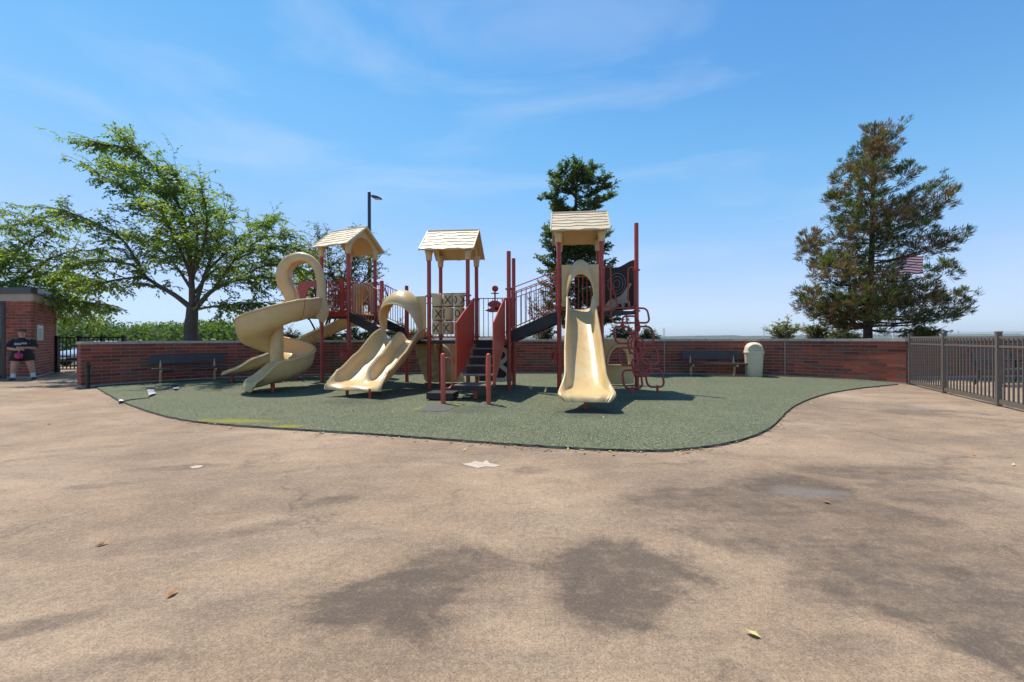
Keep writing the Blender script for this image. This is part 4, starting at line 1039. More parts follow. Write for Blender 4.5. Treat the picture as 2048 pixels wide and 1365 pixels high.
# turn of the X face (radians) per block; O sits a third of a turn further
turn = [[4.0, 0.1, 1.0], [0.45, -1.05, 1.55], [-0.05, -.25, 1.45]]
for ri, z in enumerate(rws):
    for ci, x in enumerate(cols):
        c = ta+tt*x+V(0, 0, z); r = .132; m = MB()
        m.lathe(c+V(0, 0, -.158), [(r-.02, 0), (r, .012), (r, .304), (r-.02, .316)], 20); blk = part(m, 'spinner_block', M['tan'], tic)
        m = MB(); letter(m, c, r, turn[ri][ci], 'X'); letter(m, c, r, turn[ri][ci]-1.75, 'O'); part(m, 'letter_marks', M['ink'], blk, False)

# ---- rock climbing wall under the low deck
m = MB(); rows = []; rr = random.Random(12)
for j in range(15):
    f = j/14; z = lerp(1.16, .06, f); row = []
    for i in range(25):
        g = i/24; bend = .25*sin(f*pi)*.6
        x = lerp(-2.80+.24*f**1.6+.06*f, -1.62+.10*f, g); y = 11.95-.25*sin(g*pi)+.05*sin(i*1.9+j*.6)*.5+.03*sin(j*2.3+i*.4)+rr.uniform(-.012, .012)
        row.append(V(x, y, z))
    rows.append(row)
vs = [q for r_ in rows for q in r_]; vs2 = [q+V(0, .05, 0) for q in vs]; n = 25; o = len(vs); fs = []
for j in range(14):
    for i in range(24): fs += [(j*n+i, j*n+i+1, (j+1)*n+i+1, (j+1)*n+i), (o+j*n+i, o+(j+1)*n+i, o+(j+1)*n+i+1, o+j*n+i+1)]
for j in range(14): fs += [(j*n, (j+1)*n, o+(j+1)*n, o+j*n), (j*n+24, o+j*n+24, o+(j+1)*n+24, (j+1)*n+24)]
m.add(vs+vs2, fs); part(m, 'rock_wall', M['tan'], None, True, 60, 'tan textured rock climbing wall under the low deck')
m = MB(); rows = []
for j in range(15):           # smooth lobed crawl panel to its right
    f = j/14; z = lerp(1.17, .08, f); row = []
    x0 = -2.12+.10*f; x1 = -1.98+.62*(f**.75)+.05*sin(f*9)
    for i in range(13):
        g = i/12; row.append(V(lerp(x0, x1, g), 11.62-.10*sin(g*pi)-.06*sin(f*9+g*3), z))
    rows.append(row)
vs = [q for r_ in rows for q in r_]; vs2 = [q+V(0, .05, 0) for q in vs]; n = 13; o = len(vs); fs = []
for j in range(14):
    for i in range(12): fs += [(j*n+i, j*n+i+1, (j+1)*n+i+1, (j+1)*n+i), (o+j*n+i, o+(j+1)*n+i, o+(j+1)*n+i+1, o+j*n+i+1)]
for j in range(14): fs += [(j*n, (j+1)*n, o+(j+1)*n, o+j*n), (j*n+12, o+j*n+12, o+(j+1)*n+12, (j+1)*n+12)]
m.add(vs+vs2, fs); part(m, 'crawl_panel', M['tan'], None, True, 60)

# ---- black panel with cream curl under the entry deck
pa, pb = T2['BR']+V(.06, -.02, 0), S1+V(-.06, -.02, 0); t = (pb-pa).normalized(); n = V(t.y, -t.x, 0)
m = MB(); m.poly([pa+V(0, 0, .12), pb+V(0, 0, .12), pb+V(0, 0, 1.13), pa+V(0, 0, 1.13)], -n*.03); cp = part(m, 'maze_panel', M['board'], smooth=False, label='black panel with a cream curl shaped like a three')
cc = lerp(pa, pb, .70); cur = [(-.14, .98), (.0, 1.02), (.13, .93), (.15, .80), (.05, .68), (-.06, .60), (.03, .50), (.16, .40), (.18, .27), (.08, .17), (-.08, .16), (-.2, .16)]
cvv = catmull([V(u, v, 0) for u, v in cur], 6); A_ = []; B_ = []
for i, q in enumerate(cvv):
    d_ = (cvv[min(i+1, len(cvv)-1)]-cvv[max(i-1, 0)]).normalized(); nn = V(-d_.y, d_.x, 0)*.058
    A_.append(cc+t*(q.x+nn.x)+n*.008+V(0, 0, q.y+nn.y)); B_.append(cc+t*(q.x-nn.x)+n*.008+V(0, 0, q.y-nn.y))
m = MB(); m.strip(A_, B_, -n*.012); part(m, 'cream_curl', M['cream'], cp, False)

# ---- talk tubes
def talk(p, out, name='talk_tube', r=.13):
    m = MB(); m.lathe(p, [(.03, -.09), (.035, -.02), (r*.75, .0), (r, .03), (r*1.02, .055), (r*.9, .05), (r*.3, .02), (.02, .03)], 18, out); part(m, name, M['red'])
talk(V(T1['M'].x-.04, T1['M'].y-.12, .87), V(-.1, -1, .05), r=.15)
talk(V(T3['FL'].x-.10, T3['FL'].y-.02, .84), V(-1, -.2, .1), r=.14)
talk(V(TP.x+.12, TP.y-.02, .98), V(.5, -.8, .1), r=.10)

# ---- animal panel on the triangular deck
pa, pb = T3['BR']+(TP-T3['BR']).normalized()*.07, TP-(TP-T3['BR']).normalized()*.06; t = (pb-pa).normalized(); n = V(t.y, -t.x, 0); L = (pb-pa).length
top = [(f, Z3+1.16+.05*sin(f*7+1)+.05*f) for f in [i/10 for i in range(11)]]
m = MB(); m.poly([pa+V(0, 0, Z3+.04), pb+V(0, 0, Z3+.04)]+[lerp(pa, pb, f)+V(0, 0, z) for f, z in top[::-1]], -n*.025); ap = part(m, 'animal_panel', M['board'], smooth=False, label='dark board with engraved rings and a tan giraffe shape')
def onp(u, v, o=.006): return pa+t*u+V(0, 0, Z3+v)+n*o
for r_ in (.27, .19, .10):
    ring = [onp(L*.5+cos(2*pi*i/28)*r_, .72+sin(2*pi*i/28)*r_) for i in range(28)]
    q = MB(); q.tube(ring, .005, 5, closed=True); part(q, 'engraved_ring', M['pale'], ap)
gir = [(.30, .06), (.34, .26), (.44, .33), (.60, .40), (.72, .50), (.84, .66), (.90, .70), (.93, .66), (.88, .60), (.82, .46), (.80, .34), (.88, .24), (.90, .08), (.84, .07), (.82, .2), (.74, .22), (.72, .06), (.66, .06), (.64, .2), (.52, .2), (.46, .06), (.40, .06), (.42, .2)]
q = MB(); q.poly([onp(u*L, v) for u, v in gir], n*.006); part(q, 'giraffe_shape', M['pale'], ap, False)
q = MB(); q.poly([onp(u*L, v) for u, v in [(.10, .05), (.40, .05), (.46, .28), (.38, .36), (.28, .32), (.18, .22), (.12, .12)]], n*.004); part(q, 'rock_shape', M['tube'], ap, False)
# hand loops flanking the climber opening
ca, cb = T3['FR'], TP; ct = (cb-ca).normalized(); cn = V(ct.y, -ct.x, 0)
def rloop(c, ux, uy, hw_, hh, r=.017, cr=.09, name='hand_loop', parent=None):
    pts_ = []
    for sx, sy, a0 in ((1, 1, 0), (-1, 1, 90), (-1, -1, 180), (1, -1, 270)):
        for k in range(5):
            a_ = radians(a0+k*22.5); pts_.append(c+ux*(sx*(hw_-cr)+cos(a_)*cr)+uy*(sy*(hh-cr)+sin(a_)*cr))
    m_ = MB(); m_.tube(pts_, r, 8, closed=True); return part(m_, name, M['red'], parent)
UZ = V(0, 0, 1)
for f in (.155, .835):
    rloop(lerp(ca, cb, f)+cn*.02+V(0, 0, Z3+.57), ct, UZ, .085, .49)
# ---- loop climber: rounded frames stepping down a sloping plane
p0 = lerp(ca, cb, .5)+V(0, 0, Z3+.05); p1 = lerp(G(1264.6, 792), G(1314.5, 788), .5)
dn = (p1-p0); dn = (dn-ct*dn.dot(ct)); dn.normalize(); pn = ct.cross(dn).normalized()
def on_plane(px, py):
    o = V(0, 0, H); d = W(px, py, 1.0)-o; return o+d*((p0-o).dot(pn)/d.dot(pn))
loops = [(1222, 1297, 617, 646), (1246, 1278, 633, 665), (1229, 1264, 654, 687), (1272, 1306, 654, 686), (1257, 1288, 676, 708), (1238, 1274, 696, 731), (1282, 1315, 696, 729), (1265, 1300, 718, 752), (1246, 1283, 741, 777), (1292, 1326, 739, 774)]
first = None
for (x0, x1, y0, y1) in loops:
    A_, B_, C_, D_ = on_plane(x0, y0), on_plane(x1, y0), on_plane(x1, y1), on_plane(x0, y1)
    c = (A_+B_+C_+D_)/4; ux = (B_-A_+C_-D_).normalized(); hw_ = ((B_-A_).length+(C_-D_).length)/4; hh = ((D_-A_).length+(C_-B_).length)/4; uy = ux.cross(pn).normalized()
    if uy.z < 0: uy = -uy
    l = rloop(c, ux, uy, hw_, hh, .024, min(.12, hh*.6), 'loop_climber' if first is None else 'climber_loop', first)
    if first is None: first = l; l['label'] = 'red loop climber of rounded steel frames on the right side'
for xa, ya, xb, yb in ((1222, 561, 1237, 616), (1260, 563, 1275, 622)):
    a_ = on_plane(xa, ya); b_ = on_plane(xb, yb); m = MB(); m.tube([a_+V(-.08, .03, -.02), a_, b_], .019, 8); part(m, 'climber_rail', M['red'], first)
for px, py in ((1264.6, 792), (1314.5, 788)):
    q = G(px, py); tp_ = on_plane(px, py-17); m = MB(); m.tube([q, V(tp_.x, tp_.y, tp_.z)], .028, 8); part(m, 'climber_foot', M['red'], first)
for xa, ya in ((1253, 640), (1268, 672), (1262, 690), (1278, 690), (1258, 700), (1272, 715), (1281, 712), (1270, 735), (1285, 745)):
    a_ = on_plane(xa, ya-9); b_ = on_plane(xa+2, ya+9); m = MB(); m.tube([a_, b_], .02, 8); part(m, 'climber_link', M['red'], first)

# ---- play counter with arched window under the right deck
k0, k1 = V(2.36, 11.35, 0), V(3.30, 11.30, 0); t = (k1-k0).normalized(); n = V(t.y, -t.x, 0); L = (k1-k0).length
NN = 22; A_ = []; B_ = []
for i in range(NN+1):
    th = pi*i/NN; k = i/NN; A_.append(k0+t*(L*.56-cos(th)*.30)+V(0, 0, .56+sin(th)*.52))
    o = (0, lerp(.56, 1.27, k*4)) if k < .25 else ((L, lerp(1.27, .56, (k-.75)*4)) if k > .75 else (lerp(0, L, (k-.25)*2), 1.27+.02*sin(k*25)))
    B_.append(k0+t*o[0]+V(0, 0, o[1]))
m = MB(); m.strip(A_, B_, n*.05); ck = part(m, 'play_counter', M['tan'], smooth=False, label='tan shop counter panel with arched window under the right deck')
m = MB(); rows = []
for i in range(13):
    f = i/12; b_ = .16*sin(f*pi); rows.append([k0+t*(L*f)+n*(.06+b_)+V(0, 0, z) for z in (.54, .06)])
m.sweep([[r_[0], r_[1], r_[1]-n*.05, r_[0]-n*.05] for r_ in rows]); part(m, 'counter_front', M['tan'], ck)
m = MB(); m.poly([k0+V(0, 0, .545)]+[k0+t*(L*i/12)+n*(.12+.17*sin(i/12*pi))+V(0, 0, .545) for i in range(13)]+[k1+V(0, 0, .545)], V(0, 0, .03)); part(m, 'counter_shelf', M['tan'], ck, False)
m = MB(); m.tube([q+n*.06 for q in A_], .035, 8); part(m, 'window_trim', M['tan'], ck)

# ================================================================== FURNITURE
def path_frame(px):
    best = min(range(0, int(wall_path.L*20)), key=lambda i: abs(gxpx(wall_path.at(i/20))-px)); d = best/20
    t = wall_path.tan(d); return wall_path.at(d), t, V(t.y, -t.x, 0)
def gxpx(p): return 1024+p.x/p.y*F
def bench(px, L, label, lab2=None):
    p, t, n = path_frame(px)                      # n points away from the wall, towards the play area
    o = p+n*0.30; root = thing('park_bench', label, 'bench', o, 'benches along the curved wall')
    seat = MB(); seat.obox(o+n*.28+t*.05+V(0, 0, .43), t, n, V(0, 0, 1), L, .28, .045); seat.build('seat', M['slat'], root)
    nb = (n*-.16+V(0, 0, 1)).normalized(); nf = (n+V(0, 0, .16)).normalized()
    bk = MB(); bk.obox(o+n*.02+V(0, 0, .70), t, nf, nb, L, .045, .27); bk.build('backrest', M['slat'], root)
    for s in (-1, 1):
        q = o+t*(s*L*.36)
        m = MB(); m.tube([q+n*.14, q+n*.14+V(0, 0, .36)], .036, 10); m.tube([q+n*.14+V(0, 0, .37), q+n*.06+V(0, 0, .45), q-n*.005+V(0, 0, .80)], .03, 10); m.build('leg', M['tube'], root, True)
        m = MB(); m.tube([q+n*.06+V(0, 0, .372), q+n*.45+V(0, 0, .372)], .032, 10); m.build('seat_support', M['tube'], root, True)
bench(374, 1.83, 'dark plank bench on tan posts against the left part of the wall')
bench(1418, 1.9, 'dark plank bench on tan posts beside the cream litter bin')

# litter bin
p, t, n = path_frame(1503); o = p+n*.42
root = thing('litter_bin', 'cream domed litter bin standing by the curved wall', 'litter bin', o)
def sq(c, hw, z, k=5, p_=4.0):
    pts = []
    for i in range(24):
        a = 2*pi*i/24; ca_, sa_ = cos(a), sin(a); r = hw/((abs(ca_)**p_+abs(sa_)**p_)**(1/p_)); pts.append(c+t*(ca_*r)+n*(sa_*r)+V(0, 0, z))
    return pts
m = MB(); m.sweep([sq(o, hw, z) for hw, z in ((.225, 0), (.235, .02), (.265, .70), (.275, .76), (.275, .78))]); m.build('body', M['bin'], root, True, 50)
m = MB(); m.sweep([sq(o, hw, z) for hw, z in ((.285, .775), (.292, .79), (.285, .83), (.275, .86))]); lid = m.build('rim', M['bin'], root, True, 50)
m = MB(); m.sweep([sq(o, hw, z, p_=pp) for hw, z, pp in ((.270, .86, 4), (.262, .95, 3.6), (.235, 1.03, 3), (.18, 1.095, 2.6), (.10, 1.13, 2.2), (.01, 1.14, 2))]); m.build('dome_lid', M['bin'], root, True, 60)
m = MB(); fl = []
for i in range(13):
    a = pi*i/12; fl.append(o+n*(.285-.0)+t*(cos(a)*.19)+V(0, 0, .88+sin(a)*.19))
m.poly(fl, n*-.16); m.build('flap_door', simple('flap', (0.56, 0.52, 0.36), 0.5), root)
m = MB(); m.tube([o+n*.29+t*(cos(pi*i/12)*.20)+V(0, 0, .87+sin(pi*i/12)*.20) for i in range(13)], .016, 6); m.build('flap_trim', M['bin'], root, True)

# lamp post behind the wall
D = 18.5; b = V(gx(739.5, D), D, 0); zt = W(739, 384, D).z
root = thing('lamp_post', 'tall dark steel lamp post with a flat lamp head behind the left tower', 'lamp post', b)
m = MB(); m.lathe(b, [(.085, 0), (.07, zt-.02), (.05, zt)], 12); m.build('pole', M['lamp'], root, True)
m = MB(); m.tube([b+V(.05, 0, zt-.17), b+V(.16, 0, zt-.2)], .03, 8); m.build('arm', M['lamp'], root, True)
m = MB(); m.sweep([[b+V(x, w, zt-.19-x*.22+h), b+V(x, -w, zt-.19-x*.22+h), b+V(x, -w, zt-.19-x*.22-h), b+V(x, w, zt-.19-x*.22-h)] for x, w, h in ((.12, .06, .03), (.2, .14, .05), (.42, .17, .035), (.55, .1, .015))]); lh = m.build('lamp_head', M['lamp'], root, True, 30)
m = MB(); m.box((b.x+.36, b.y, zt-.32), (.24, .2, .02)); m.build('lens', M['white'], lh)

# flag on its pole behind the conifer
D = 22.0; b = V(gx(1787, D), D, 0); z0 = W(1787, 514, D).z
root = thing('flag_pole', 'white flag pole hidden behind the tall conifer', 'flag pole', b)
MB().lathe(b, [(.05, 0), (.035, z0+.5), (.01, z0+.52)], 10).build('pole', M['white'], root, True)
MB().lathe(b+V(0, 0, z0+.5), [(.01, 0), (.06, .05), (.06, .09), (.01, .14)], 10).build('finial', M['tube'], root, True)
fw, fh = 1.75, .92; rows = []
M['flagred'] = simple('flag_red', (0.42, 0.025, 0.05), .8, .08); M['flagblue'] = simple('flag_blue', (0.03, 0.04, 0.16), .8, .08)
def fpt(u, v, o=0.0):
    x = u*fw*.93; return b+V(x+.05, .10*sin(u*7+v*1.5)*u+o, z0+.05-v*fh-.30*(1-u)**2*0-.18*u*u+.05*sin(u*6)+.34*(u-.4)*.9)
fr_ = thing('flag', 'red and white striped flag seen through the right conifer', 'flag', b+V(.05, 0, z0))
for k in range(13):
    m = MB(); n_ = 18; A_ = [fpt(i/n_, k/13) for i in range(n_+1)]; B_ = [fpt(i/n_, (k+1)/13) for i in range(n_+1)]
    m.add(A_+B_, [(i, i+1, n_+1+i+1, n_+1+i) for i in range(n_)]); m.build('stripe', M['flagred'] if k % 2 == 0 else M['white'], fr_, True)
m = MB(); n_ = 8; A_ = [fpt(.4*i/n_, 0, -.006) for i in range(n_+1)]; B_ = [fpt(.4*i/n_, 7/13, -.006) for i in range(n_+1)]
m.add(A_+B_, [(i, i+1, n_+1+i+1, n_+1+i) for i in range(n_)]); ctn = m.build('canton', M['flagblue'], fr_, True)
m = MB()
for r_ in range(9):
    for c_ in range(6 if r_ % 2 == 0 else 5):
        u = .4*(c_*2+1+(r_ % 2))/12; v = 7/13*(r_+1)/10; c = fpt(u, v, -.012); pts_ = []
        for k in range(10):
            a = pi/2+k*pi/5; rr_ = .021 if k % 2 == 0 else .009; pts_.append(c+V(cos(a)*rr_, 0, sin(a)*rr_))
        m.add(pts_, [tuple(range(10))])
m.build('stars', M['white'], ctn)

# transmission towers on the far shore
def pylon(px, ytop, D, label):
    b = V(gx(px, D), D, -4); hh = W(px, ytop, D).z+4; w = hh*.11
    root = thing('pylon', label, 'pylon', b, 'transmission towers across the river')
    m = MB()
    for sx in (-1, 1):
        for sy in (-1, 1): m.tube([b+V(sx*w, sy*w, 0), b+V(sx*w*.25, sy*w*.25, hh*.6), b+V(sx*w*.12, sy*w*.12, hh)], .28, 4)
    for k in range(8):
        f = k/8; a_ = w*(1-f*1.15 if f < .6 else .3); zz = hh*f*.95
        m.tube([b+V(-a_, -a_, zz), b+V(a_*.8, -a_*.8, zz+hh*.11)], .16, 4); m.tube([b+V(a_, -a_, zz), b+V(-a_*.8, -a_*.8, zz+hh*.11)], .16, 4)
    tw = m.build('lattice', M['lamp'], root)
    for f in (.68, .80, .92):
        q = MB(); q.tube([b+V(-w*1.5, 0, hh*f), b+V(0, 0, hh*f+1.2), b+V(w*1.5, 0, hh*f)], .3, 4); q.build('cross_arm', M['lamp'], root)
pylon(1328, 657, 1650, 'faint transmission tower on the horizon just right of the loop climber')
pylon(1528, 659, 1900, 'faint transmission tower on the horizon above the litter bin')
pylon(1917, 662, 2100, 'faint transmission tower on the horizon above the taupe fence')

# ornate iron bench beyond the taupe fence
bb = V(12.55, 10.9, 0); bt = V(.97, .22, 0).normalized(); bn = V(bt.y, -bt.x, 0)
root = thing('iron_bench', 'ornate black iron bench with slatted seat beyond the taupe fence', 'bench', bb)
for s in (0, 1.5):
    o = bb+bt*s
    m = MB()
    m.tube(catmull([o-bn*.32+V(0, 0, 0), o-bn*.22+V(0, 0, .25), o-bn*.25+V(0, 0, .45), o-bn*.32+V(0, 0, .7), o-bn*.42+V(0, 0, .95), o-bn*.36+V(0, 0, 1.0)], 5), .026, 8)
    m.tube(catmull([o+bn*.30+V(0, 0, 0), o+bn*.24+V(0, 0, .22), o+bn*.28+V(0, 0, .42), o+bn*.22+V(0, 0, .64), o+bn*.30+V(0, 0, .72), o+bn*.36+V(0, 0, .66)], 5), .026, 8)
    m.tube(catmull([o-bn*.27+V(0, 0, .62), o+V(0, 0, .70), o+bn*.26+V(0, 0, .68)], 6), .024, 8)
    m.tube(catmull([o-bn*.25+V(0, 0, .42), o+V(0, 0, .39), o+bn*.28+V(0, 0, .42)], 5), .024, 8)
    m.tube([o+bn*(cos(a_)*.10)+V(0, 0, .54+sin(a_)*.09) for a_ in [k*2*pi/12 for k in range(12)]], .012, 6, closed=True)
    m.build('end_frame', M['gate'], root, True)
for k in range(6):
    m = MB(); m.obox(bb+bt*.75+bn*(-.2+.088*k)+V(0, 0, .435), bt, bn, V(0, 0, 1), 1.52, .062, .022); m.build('seat_slat', M['lamp'], root)
for k in range(5):
    m = MB(); m.obox(bb+bt*.75-bn*(.275+.03*k)+V(0, 0, .53+.095*k), bt, bn, V(0, 0, 1), 1.52, .02, .06); m.build('back_slat', M['lamp'], root)

# parked car beyond the gate
def car(c, label):
    root = thing('parked_car', label, 'car', c)
    paint = simple('silver_blue_paint', (0.42, 0.50, 0.60), .22, .03, 3, metal=.3); glass, gnt_, gb = mat_new('car_glass'); gb.inputs['Base Color'].default_value = (0.05, 0.07, 0.09, 1); gb.inputs['Roughness'].default_value = .04
    # front faces the camera (-Y)
    secs = [(0.0, .62, .36, .62), (.12, .80, .30, .76), (.5, .88, .26, .90), (1.15, .90, .24, .98), (2.4, .90, .24, 1.0), (3.6, .89, .26, 1.0), (4.2, .82, .34, .92), (4.35, .70, .42, .82)]
    m = MB(); rings = []
    for y, w, z0_, z1_ in secs:
        rings.append([c+V(x, y, z) for x, z in ((-w*.92, z0_), (w*.92, z0_), (w, z0_+.15), (w, z1_-.22), (w*.93, z1_-.05), (w*.75, z1_), (-w*.75, z1_), (-w*.93, z1_-.05), (-w, z1_-.22), (-w, z0_+.15))])
    m.sweep(rings); body = m.build('body', paint, root, True, 35)
    m = MB(); m.sweep([[c+V(x, y, z) for x, z in ((-w, z0_), (w, z0_), (w*.86, z1_), (-w*.86, z1_))] for y, w, z0_, z1_ in ((1.15, .78, .95, .99), (1.75, .76, .97, 1.42), (2.2, .75, .97, 1.50), (3.1, .74, .97, 1.48), (3.95, .74, .96, 1.02))]); m.build('cabin', paint, root, True, 35)
    m = MB(); m.add([c+V(-.70, 1.20, 1.03), c+V(.70, 1.20, 1.03), c+V(.62, 1.735, 1.40), c+V(-.62, 1.735, 1.40)], [(0, 1, 2, 3)]); m.build('windscreen', glass, root)
    for s in (-1, 1):
        m = MB(); m.add([c+V(s*.765, 1.5, 1.03), c+V(s*.765, 3.6, 1.03), c+V(s*.665, 3.2, 1.42), c+V(s*.672, 1.9, 1.40)], [(0, 1, 2, 3)]); m.build('side_window', glass, root)
        m = MB(); m.sweep([[c+V(s*(.5+dx), y, z) for dx, z in ((-.14, .62), (.18, .66), (.2, .74), (-.14, .72))] for y in (.02, .14)]); m.build('headlight', M['white'], root)
        m = MB(); m.obox(c+V(s*.98, 1.45, 1.02), V(1, 0, 0), V(0, 1, 0), V(0, 0, 1), .16, .1, .12); m.build('mirror', paint, root)
        for y in (.85, 3.45):
            m = MB(); m.lathe(c+V(s*.80, y, .33), [(.20, -.1), (.31, -.1), (.33, -.07), (.33, .07), (.31, .1), (.2, .1)], 20, V(1, 0, 0)); wl = m.build('wheel', M['gate'], root, True)
            m = MB(); m.lathe(c+V(s*.89, y, .33), [(.19, 0), (.17, .015), (.05, .02), (.01, .02)], 14, V(s, 0, 0)); m.build('rim', M['coping'], wl)
    m = MB(); m.obox(c+V(0, .03, .60), V(1, 0, 0), V(0, 1, 0), V(0, 0, 1), .66, .06, .10); m.build('grille', M['dark'], root)
    m = MB(); m.obox(c+V(0, .02, .42), V(1, 0, 0), V(0, 1, 0), V(0, 0, 1), 1.3, .08, .12); m.build('bumper_intake', M['dark'], root)
    m = MB(); m.obox(c+V(0, -.035, .50), V(1, 0, 0), V(0, 1, 0), V(0, 0, 1), .34, .01, .12); m.build('number_plate', M['white'], root)
    root.scale = (1, 1, .82)
car(V(gx(126, 20.2), 20.2, 0), 'pale blue silver parked car behind the black iron gate')

# blue pyramid roof far beyond the gate
b = V(gx(130, 75), 75, 0); root = thing('pavilion', 'distant pavilion with blue pyramid roof above the iron gate', 'pavilion', b)
M['blueroof'] = simple('blue_roof', (0.06, 0.20, 0.42), .4, .08)
za = W(130, 640, 75).z; m = MB(); w_ = 2.6
m.add([b+V(-w_, -w_, za-2.3), b+V(w_, -w_, za-2.3), b+V(w_, w_, za-2.3), b+V(-w_, w_, za-2.3), b+V(0, 0, za)], [(0, 1, 4), (1, 2, 4), (2, 3, 4), (3, 0, 4), (3, 2, 1, 0)]); rf = m.build('roof', M['blueroof'], root)
for k in range(-4, 5):
    q = MB(); x = k*.52; f = abs(x)/w_; q.tube([b+V(x, -w_-.02, za-2.28), b+V(x, -w_*f-.02, za-2.3*f+.02)], .035, 4); q.build('seam', M['blueroof'], rf)
for sx in (-1, 1):
    for sy in (-1, 1): q = MB(); q.box(b+V(sx*2.2, sy*2.2, (za-2.3)/2), (.25, .25, za-2.3)); q.build('column', M['coping'], root)

# ================================================================== TREES
def nrm(a): return a/np.maximum(1e-9, np.linalg.norm(a, axis=-1, keepdims=True))
def leaf_quads(c, d, s, L, Wd):
    """c base, d direction, s side vector: rhombic leaf quads"""
    L = L[:, None]; Wd = Wd[:, None]
    return np.stack([c, c+d*L*.45+s*Wd*.5, c+d*L, c+d*L*.45-s*Wd*.5], 1)
class Tree:
    def __init__(s, seed): s.r = random.Random(seed); s.g = np.random.default_rng(seed); s.wood = MB(); s.c = []; s.d = []; s.L = []; s.t = []
    def limb(s, pts, r0, r1, n=7):
        cv = catmull([Vector(p) for p in pts], 5); m = len(cv)
        s.wood.tube(cv, [lerp(r0, r1, (i/(m-1))**.8) for i in range(m)], n); return Path(cv)
    def rv(s): return V(s.r.gauss(0, 1), s.r.gauss(0, 1), s.r.gauss(0, 1)).normalized()
    def twig(s, p, d, L, droop, leaf, sub=2, r=.012, gap=.045, spread=.8, tint=None, wood=True):
        n = 6; pts = [p]; dd_ = d.normalized()
        for i in range(n):
            dd_ = (dd_+V(s.r.gauss(0, .10), s.r.gauss(0, .10), s.r.gauss(0, .06)-droop/n)).normalized(); pts.append(pts[-1]+dd_*(L/n))
        if wood: s.wood.tube(pts, [lerp(r, r*.25, i/n) for i in range(n+1)], 4, cap=False)
        P = Path(pts); k = max(2, int(L/gap)); t0 = tint if tint is not None else s.r.random()
        for i in range(k):
            f = (i+s.r.random())/k
            if f < .12: continue
            q = P.at(f*P.L); td = P.tan(f*P.L); sd = td.cross(V(0, 0, 1)); sd = sd.normalized() if sd.length > .01 else V(1, 0, 0)
            ld = td*.55+sd*spread*s.r.choice((-1, 1))*s.r.uniform(.4, 1.2)+V(0, 0, s.r.uniform(-.75, .15))+s.rv()*.3
            s.c.append(tuple(q)); s.d.append(tuple(ld.normalized())); s.L.append(leaf*s.r.uniform(.65, 1.25)); s.t.append(min(1, max(0, t0*.5+s.r.random()*.5)))
        if sub > 0:
            for _ in range(sub+1):
                f = s.r.uniform(.2, .95); q = P.at(f*P.L); td = P.tan(f*P.L)
                nd = (td*.75+V(s.r.gauss(0, .6), s.r.gauss(0, .6), s.r.gauss(0.05, .25))).normalized()
                s.twig(q, nd, L*s.r.uniform(.4, .65), droop*1.1, leaf, sub-1, r*.55, gap, spread, min(1, max(0, t0+s.r.gauss(0, .15))), wood)
    def finish(s, name, label, cat, base, lmat, bark, wratio=.5, group=None, trunk='trunk', crown='crown', flat=.35):
        root = thing(name, label, cat, base, group)
        s.wood.build(trunk, bark, root, True, 60)
        c = np.array(s.c); d = np.array(s.d); L = np.array(s.L); n = len(c)
        up = np.tile(np.array([0, 0, 1.0]), (n, 1))+s.g.normal(0, flat, (n, 3)); side = nrm(np.cross(d, up))
        print(name, len(c), 'leaves'); link(crown, quads_mesh(crown, leaf_quads(c, d, side, L, L*wratio), np.array(s.t)), lmat, root)
        return root

def px_limb(pts, D0, D1):
    n = len(pts); return [W(x, y, lerp(D0, D1, (i/(n-1)))) for i, (x, y) in enumerate(pts)]
def dress(T, P, L0, every, start, leaf, droop=.5, up=.25, sub=2, gap=.045, along=.7, rnd=.8, taper=.5):
    d = P.L*start
    while d < P.L:
        f = d/P.L; td = P.tan(d); a = T.r.uniform(0, 2*pi)
        dr_ = td*along+V(cos(a), sin(a), 0)*rnd+V(0, 0, up+T.r.gauss(0, .2))
        T.twig(P.at(d), dr_, L0*(1-taper*f)*T.r.uniform(.6, 1.2), droop, leaf, sub, .014, gap)
        d += every*T.r.uniform(.6, 1.4)
    T.twig(P.at(P.L), P.tan(P.L), L0*.7, droop, leaf, sub, .012, gap)

